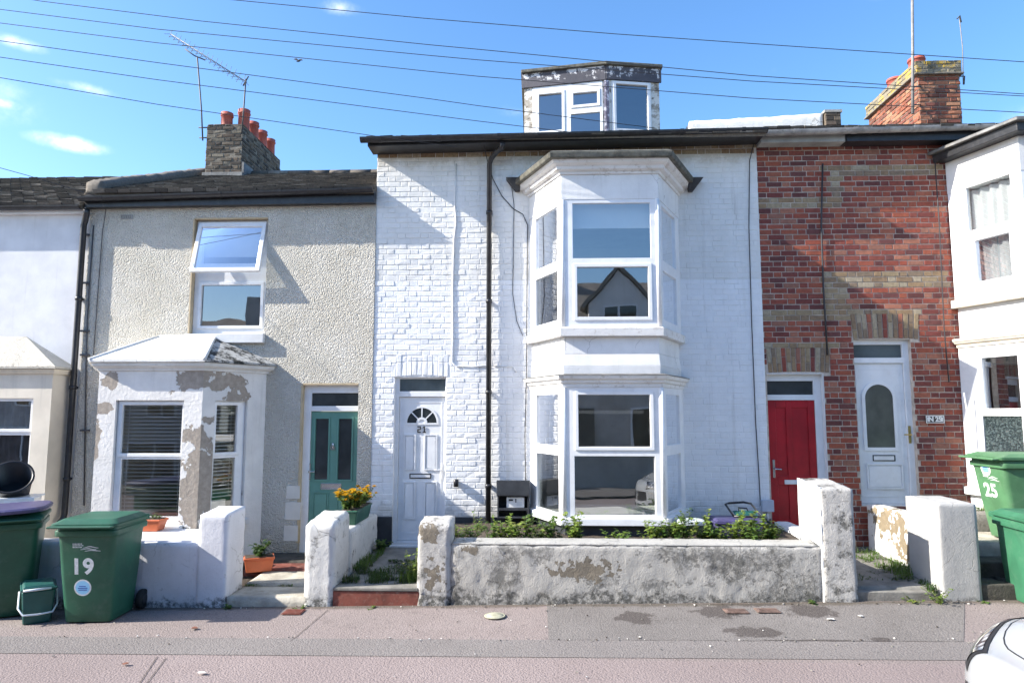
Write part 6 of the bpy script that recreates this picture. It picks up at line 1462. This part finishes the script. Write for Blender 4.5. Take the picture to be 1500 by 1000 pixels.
def aerial(label, mast, y, boom=None, els=None, mat='aerial_dark', r=.014, extra=None):
    t = thing('tv_aerial', label, 'aerial'); mb = MB(); mb.tube([P3(*p, y) for p in mast], r, 8)
    mb.build('mast', mat, t)
    if boom:
        a, b = P3(*boom[0], y), P3(*boom[1], y-.0); mb = MB(); mb.tube([a, b], .008, 6); bo = mb.build('boom', 'aerial_metal', t)
        mb = MB(); d = (b-a).normalized(); s1 = Vector((.25, .9, .15)).normalized(); s2 = d.cross(s1).normalized()
        for k in range(els):
            p = a.lerp(b, .05+.95*k/(els-1)); L = .19*(1-.35*k/els)
            mb.tube([p-s1*L+s2*.05, p, p+s1*L+s2*.05], .004, 5); mb.tube([p-s2*L*.55, p+s2*L*.55], .004, 5)
        mb.build('element', 'aerial_metal', bo)
    if extra:
        mb = MB()
        for q in extra: mb.tube([P3(*p, y+dy) for p, dy in q], .012, 6)
        mb.build('bracket', 'aerial_dark', t)
    return t
aerial('long multi element television aerial on the brown chimney', [(354, 196), (357, 160), (360, 116)], 2.55, ((362, 121), (250, 50)), 17, extra=[[((356, 126), 0), ((364, 112), 0)]])
aerial('plain pole aerial bracketed to the left side of the brown chimney', [(297, 206), (295, 160), (289, 84)], 2.7, extra=[[((291, 187), 0), ((305, 187), .0)], [((292, 202), 0), ((305, 202), 0)], [((271, 72), 0), ((285, 82), .05), ((300, 88), .1)]])
aerial('tall pale mast on the red brick chimney', [(1337, 167), (1337, 80), (1336, -40)], 1.78, mat='aerial_metal', r=.024, extra=[[((1336, 127), 0), ((1350, 127), .13)], [((1336, 154), 0), ((1350, 154), .13)]])
aerial('thin whip aerial on the right side of the red brick chimney', [(1411, 124), (1410, 70), (1405, 24)], 2.1, mat='aerial_metal', r=.008, extra=[[((1404, 112), 0), ((1413, 112), 0), ((1412, 124), 0)], [((1402, 28), 0), ((1406, 23), 0), ((1408, 33), 0)]])
bd = MB(); c_ = P3(437, 90, 8); s = .09
bd.lathe([(.004, -.16), (.03, -.1), (.045, 0), (.035, .09), (.015, .15), (.002, .18)], (0, 0, 0), 10, axis='X')
for sg in (-1, 1):
    v = [(-.05, 0, .02), (.08, 0, .02), (.07, sg*.18, .12), (-.01, sg*.34, .07), (-.07, sg*.16, .11)]; bd.prism(v, [(a, b, c+.01) for a, b, c in v])
o = bd.build('bird', 'bird_feather', None); o.location = c_; o.scale = (.5, .5, .5); o.rotation_euler = (R(20), R(-30), R(60)); tag(o, 'small dark bird flying in the blue sky above the chimney', 'bird')

# ================================================================== white car, nose at the right edge of the road
car = thing('parked_car', 'white parked hatchback with its nose at the lower right edge of the road', 'car')
def CW(l):
    if l < .80: return .88*max(0.0, 1-(1-max(l, 0)/.80)**2.3)**.48
    if l > 3.6: return .88*max(0.0, 1-((l-3.6)/.62)**2.4)**.5
    return .88
def lerp_tab(l, tab):
    for (a, b), (c, d) in zip(tab, tab[1:]):
        if l <= c: q = max(0, (l-a)/(c-a)); q = q*q*(3-2*q); return b+(d-b)*q
    return tab[-1][1]
ZTOP = [(0, .70), (.12, .78), (.5, .91), (1.2, 1.03), (2.2, 1.04), (3.6, 1.02), (4.2, .94)]
ZBOT = [(0, .24), (.3, .20), (.9, .19), (3.4, .19), (4.2, .28)]
def body(l, a, off=0.0):
    "a: -90 underneath .. 0 side .. 90 top centre; side +1/-1 by sign of w chosen by caller"
    W_, zt, zb = CW(l), lerp_tab(l, ZTOP), lerp_tab(l, ZBOT); n = 3.4
    zc, h = zb+(zt-zb)*.52, (zt-zb)/2
    ca, sa = math.cos(a), math.sin(a)
    y = W_*abs(ca)**(2/n); z = zc+math.copysign(abs(sa)**(2/n), sa)*(h*.96 if sa > 0 else h*1.04)
    y *= 1-.10*max(0, (z-zc)/h)**2
    return Vector((l, y, z))
def bodyp(l, a, sgn, off):
    e = 1e-3; p = body(l, a); pl = body(l+e, a)-body(l-e if l > e else l, a); pa = body(l, a+e)-body(l, a-e)
    n = pa.cross(pl); n = n.normalized() if n.length > 0 else Vector((-1, 0, 0))
    if n.dot(p-Vector((l+.6, 0, .5))) < 0: n = -n
    q = p+n*off; return Vector((q.x, q.y*sgn, q.z))
mb = MB(); LS = [.95*(k/22)**2.2 for k in range(23)]+[1.05+.1*k for k in range(26)]+[3.6+.62*(1-(1-k/14)**1.8) for k in range(1, 15)]; NA = 44
LS[0] = .0005; LS[-1] = 4.2195
AS = [R(-90+180*k/NA) for k in range(NA+1)]
grid = [[mb.bm.verts.new(body(l, a)) for a in AS]+[mb.bm.verts.new((lambda v: (v.x, -v.y, v.z))(body(l, a))) for a in AS[-2:0:-1]] for l in LS]
n_ = len(grid[0])
for A_, B_ in zip(grid, grid[1:]):
    for k in range(n_): mb.bm.faces.new((A_[k], A_[(k+1) % n_], B_[(k+1) % n_], B_[k])).smooth = True
mb.bm.faces.new(grid[0]); mb.bm.faces.new(grid[-1][::-1])
mb.build('body', 'car_paint', car, smooth=True)
# cabin
CZ = [(1.1, 1.0), (1.5, 1.24), (2.0, 1.48), (2.5, 1.54), (3.1, 1.51), (3.6, 1.38), (4.05, 1.0)]
def cab(l, a, off=0.0):
    zt = lerp_tab(l, CZ)+off; zb = .97; n = 4.0; ca, sa = math.cos(a), math.sin(a); w = .80-.02*abs(l-2.6)
    z = zb+(zt-zb)*abs(sa)**(2/n); y = (w+off-.22*max(0, (z-zb)/.55)**1.3)*abs(ca)**(2/n); return Vector((l, y, z))
def loft(f, l0, l1, nl, a0, a1, na, mat, name, off=0.0):
    mb = MB(); g = [[mb.bm.verts.new(f(l0+(l1-l0)*i/nl, R(a0+(a1-a0)*k/na), off)) for k in range(na+1)] for i in range(nl+1)]
    for i in range(nl):
        for k in range(na): mb.bm.faces.new((g[i][k], g[i+1][k], g[i+1][k+1], g[i][k+1])).smooth = True
    return mb, name, mat
cabf = lambda l, a, off: (lambda v: Vector((v.x, math.copysign(v.y, math.cos(a)), v.z)))(cab(l, min(a, math.pi-a), off))
mb, n, m = loft(cabf, 1.1, 4.05, 40, 0, 180, 40, 'car_glass', 'window_glass'); mb.build(n, m, car, smooth=True)
mb, n, m = loft(cabf, 2.02, 3.55, 24, 38, 142, 30, 'car_paint', 'roof', .012); mb.build(n, m, car, smooth=True)
for s0, s1 in ((28, 40), (140, 152)):
    mb, n, m = loft(cabf, 1.2, 4.0, 30, s0, s1, 4, 'car_paint', 'roof_rail', .008); mb.build('pillar', m, car, smooth=True)
def patch(name, mat, outline, sgn, off, parent, N=10, K=6, thick=.004):
    "skin piece on the body between two (l, angle) edges"
    lo, hi = outline; mb = MB()
    def ev(line, t):
        q = t*(len(line)-1); i = min(int(q), len(line)-2); r = q-i; return line[i][0]+(line[i+1][0]-line[i][0])*r, line[i][1]+(line[i+1][1]-line[i][1])*r
    g = []
    for i in range(N+1):
        a, b = ev(lo, i/N), ev(hi, i/N); g.append([mb.bm.verts.new(bodyp(a[0]+(b[0]-a[0])*k/K, R(a[1]+(b[1]-a[1])*k/K), sgn, off)) for k in range(K+1)])
    for i in range(N):
        for k in range(K): mb.bm.faces.new((g[i][k], g[i+1][k], g[i+1][k+1], g[i][k+1])).smooth = True
    return mb.build(name, mat, parent, smooth=True)
for sgn in (-1, 1):
    hl = patch('headlight', 'car_trim', ([(.07, 20), (.20, 18), (.45, 22), (.80, 31)], [(.12, 66), (.22, 58), (.45, 47), (.84, 38)]), sgn, .005, car)
    patch('lens', 'headlamp', ([(.10, 26), (.22, 22), (.45, 25), (.70, 31)], [(.14, 58), (.23, 52), (.44, 43), (.72, 36)]), sgn, .008, hl)
    patch('fog_recess', 'car_trim', ([(.10, -22), (.18, -24), (.30, -20)], [(.10, -14), (.18, -8), (.32, -10)]), sgn, .004, car)
    patch('grille', 'car_trim', ([(.001, -9), (.03, -8), (.075, -5)], [(.001, 16), (.03, 15), (.07, 10)]), sgn, .006, car)
    patch('lower_intake', 'car_trim', ([(.001, -48), (.05, -46), (.16, -40)], [(.001, -22), (.05, -24), (.14, -28)]), sgn, .006, car)
    mb = MB(); sp = ((.20, 89.5), (.21, 82), (.22, 76), (.245, 70.5), (.28, 65.5), (.33, 61), (.40, 57), (.50, 54), (.62, 51.5), (.78, 49.5), (.95, 48), (1.15, 47)); mb.tube([bodyp(l, R(a), sgn, .001) for l, a in sp], .004, 6); mb.build('bonnet_seam', 'car_trim', car)
mb = MB(); mb.tube([bodyp(.20, R(88), 1, .001), bodyp(.20, R(90), 1, .001), bodyp(.20, R(88), -1, .001)], .0045, 6); mb.build('bonnet_seam', 'car_trim', car)
for l in (.85, 3.35):
    for sgn in (-1, 1):
        mb = MB(); mb.lathe([(.36, -.05), (.36, .006)], (l, 0, 0), 32, axis='Y') if False else None
        mb.bm.free(); mb = MB(); mb.lathe([(.20, -.10), (.30, -.10), (.315, -.08), (.315, .08), (.30, .10), (.20, .10)], (l, sgn*(CW(l)-.085), .315), 32, axis='Y'); w = mb.build('wheel', 'tyre', car)
        mb = MB(); mb.lathe([(.02, .07), (.20, .085), (.205, .102), (.19, .102), (.18, .092), (.02, .092)], (l, sgn*(CW(l)-.085), .315), 24, axis='Y') if sgn > 0 else mb.lathe([(.02, -.07), (.20, -.085), (.205, -.102), (.19, -.102), (.18, -.092), (.02, -.092)], (l, sgn*(CW(l)-.085), .315), 24, axis='Y'); mb.build('rim', 'chrome', w)
        mb = MB(); arch_ring(mb, l, .315, .33, .37, sgn*(CW(l)-.02)-.03, sgn*(CW(l)-.02)+.03, R(-8), R(188), 24); mb.build('wheel_arch', 'car_trim', car)
for sgn in (-1, 1):
    mb = MB(); mb.lathe([(.02, -.07), (.07, -.06), (.085, 0), (.06, .05)], (1.42, sgn*.93, 1.0), 14, axis='X'); mb.build('wing_mirror', 'car_paint', car)
    mb = MB(); mb.tube([bodyp(l, R(a), sgn, .001) for l, a in ((1.35, 30), (1.35, 0), (1.38, -32))], .004, 6); mb.tube([bodyp(l, R(a), sgn, .001) for l, a in ((2.45, 30), (2.45, 0), (2.45, -32))], .004, 6); mb.build('door_seam', 'car_trim', car)
car.location = (2.28, -5.72, -.005); car.rotation_euler.z = R(-2)

# ================================================================== houses across the street (seen mirrored in the windows)
def opposite(xc, zo):
    t = thing('opposite_house', 'grey terraced house with gabled dormer across the street, seen mirrored in the windows', 'house', (xc, -12.6, zo), 'houses across the street')
    def bld(mb, name, mat, par=t, bevel=0):
        me = bpy.data.meshes.new(name); bmesh.ops.recalc_face_normals(mb.bm, faces=mb.bm.faces); mb.bm.to_mesh(me); mb.bm.free(); me.materials.append(M[mat]); o = bpy.data.objects.new(name, me); COL.objects.link(o); o.parent = par; return o
    mb = MB(); mb.box(-2.4, 2.4, -6, 0, -.2, 4.7); bld(mb, 'wall', 'opposite_wall')
    mb = MB(); mb.prism([(-2.4, .25, 4.65), (-2.4, -3, 6.5), (-2.4, -6.2, 4.65)], [(2.4, .25, 4.65), (2.4, -3, 6.5), (2.4, -6.2, 4.65)]); rf = bld(mb, 'roof', 'opposite_roof')
    mb = MB(); mb.box(1.9, 2.5, -3.6, -2.4, 5.9, 7.3); bld(mb, 'chimney', 'opposite_wall', rf)
    mb = MB(); mb.prism([(-.9, .03, 4.2), (.9, .03, 4.2), (.9, .03, 5.3), (0, .03, 6.3), (-.9, .03, 5.3)], [(-.9, -2.5, 4.2), (.9, -2.5, 4.2), (.9, -2.5, 5.3), (0, -2.5, 6.3), (-.9, -2.5, 5.3)]); dm = bld(mb, 'gabled_dormer', 'white_render')
    mb = MB(); mb.prism([(-1.05, .15, 5.17), (0, .15, 6.35), (0, .15, 6.5), (-1.15, .15, 5.2)], [(-1.05, -2.5, 5.17), (0, -2.5, 6.35), (0, -2.5, 6.5), (-1.15, -2.5, 5.2)]); mb.prism([(1.05, .15, 5.17), (1.15, .15, 5.2), (.002, .15, 6.5), (.002, .15, 6.35)], [(1.05, -2.5, 5.17), (1.15, -2.5, 5.2), (.002, -2.5, 6.5), (.002, -2.5, 6.35)]); bld(mb, 'dormer_roof', 'opposite_roof', dm)
    for x, z, w, h in ((0, 4.5, .5, .75), (-1.2, 2.9, .5, 1.3), (1.2, 2.9, .5, 1.3), (1.0, .8, .75, 1.4)):
        mb = MB(); mb.slab((x+w, .0), (x-w, .0), z, z+h, [(.06, w-.03, .06+z, z+h-.06), (w+.03, 2*w-.06, z+.06, z+h-.06)], .05, .002); fr = bld(mb, 'window', 'upvc')
        mb = MB(); mb.quad([(x+w-.05, .045 if z == 4.5 else .02, z+.05), (x-w+.05, .045 if z == 4.5 else .02, z+.05), (x-w+.05, .045 if z == 4.5 else .02, z+h-.05), (x+w-.05, .045 if z == 4.5 else .02, z+h-.05)]); bld(mb, 'pane', 'car_glass', fr)
    mb = MB(); mb.box(-1.7, -.8, .005, .05, .1, 2.2); bld(mb, 'door', 'charcoal_paint')
    return t
op = opposite(2.5, 0)
for x, z in ((-2.3, -.05), (-7.1, -.3), (-12.6, -1.0), (-17.4, -.6), (7.3, .08), (12.1, .15)):
    c = copy_tree(op); c.location = (x, -12.6, z)

for o_, l_ in LATER:
    if Vector(l_).length > 0: o_.location = l_
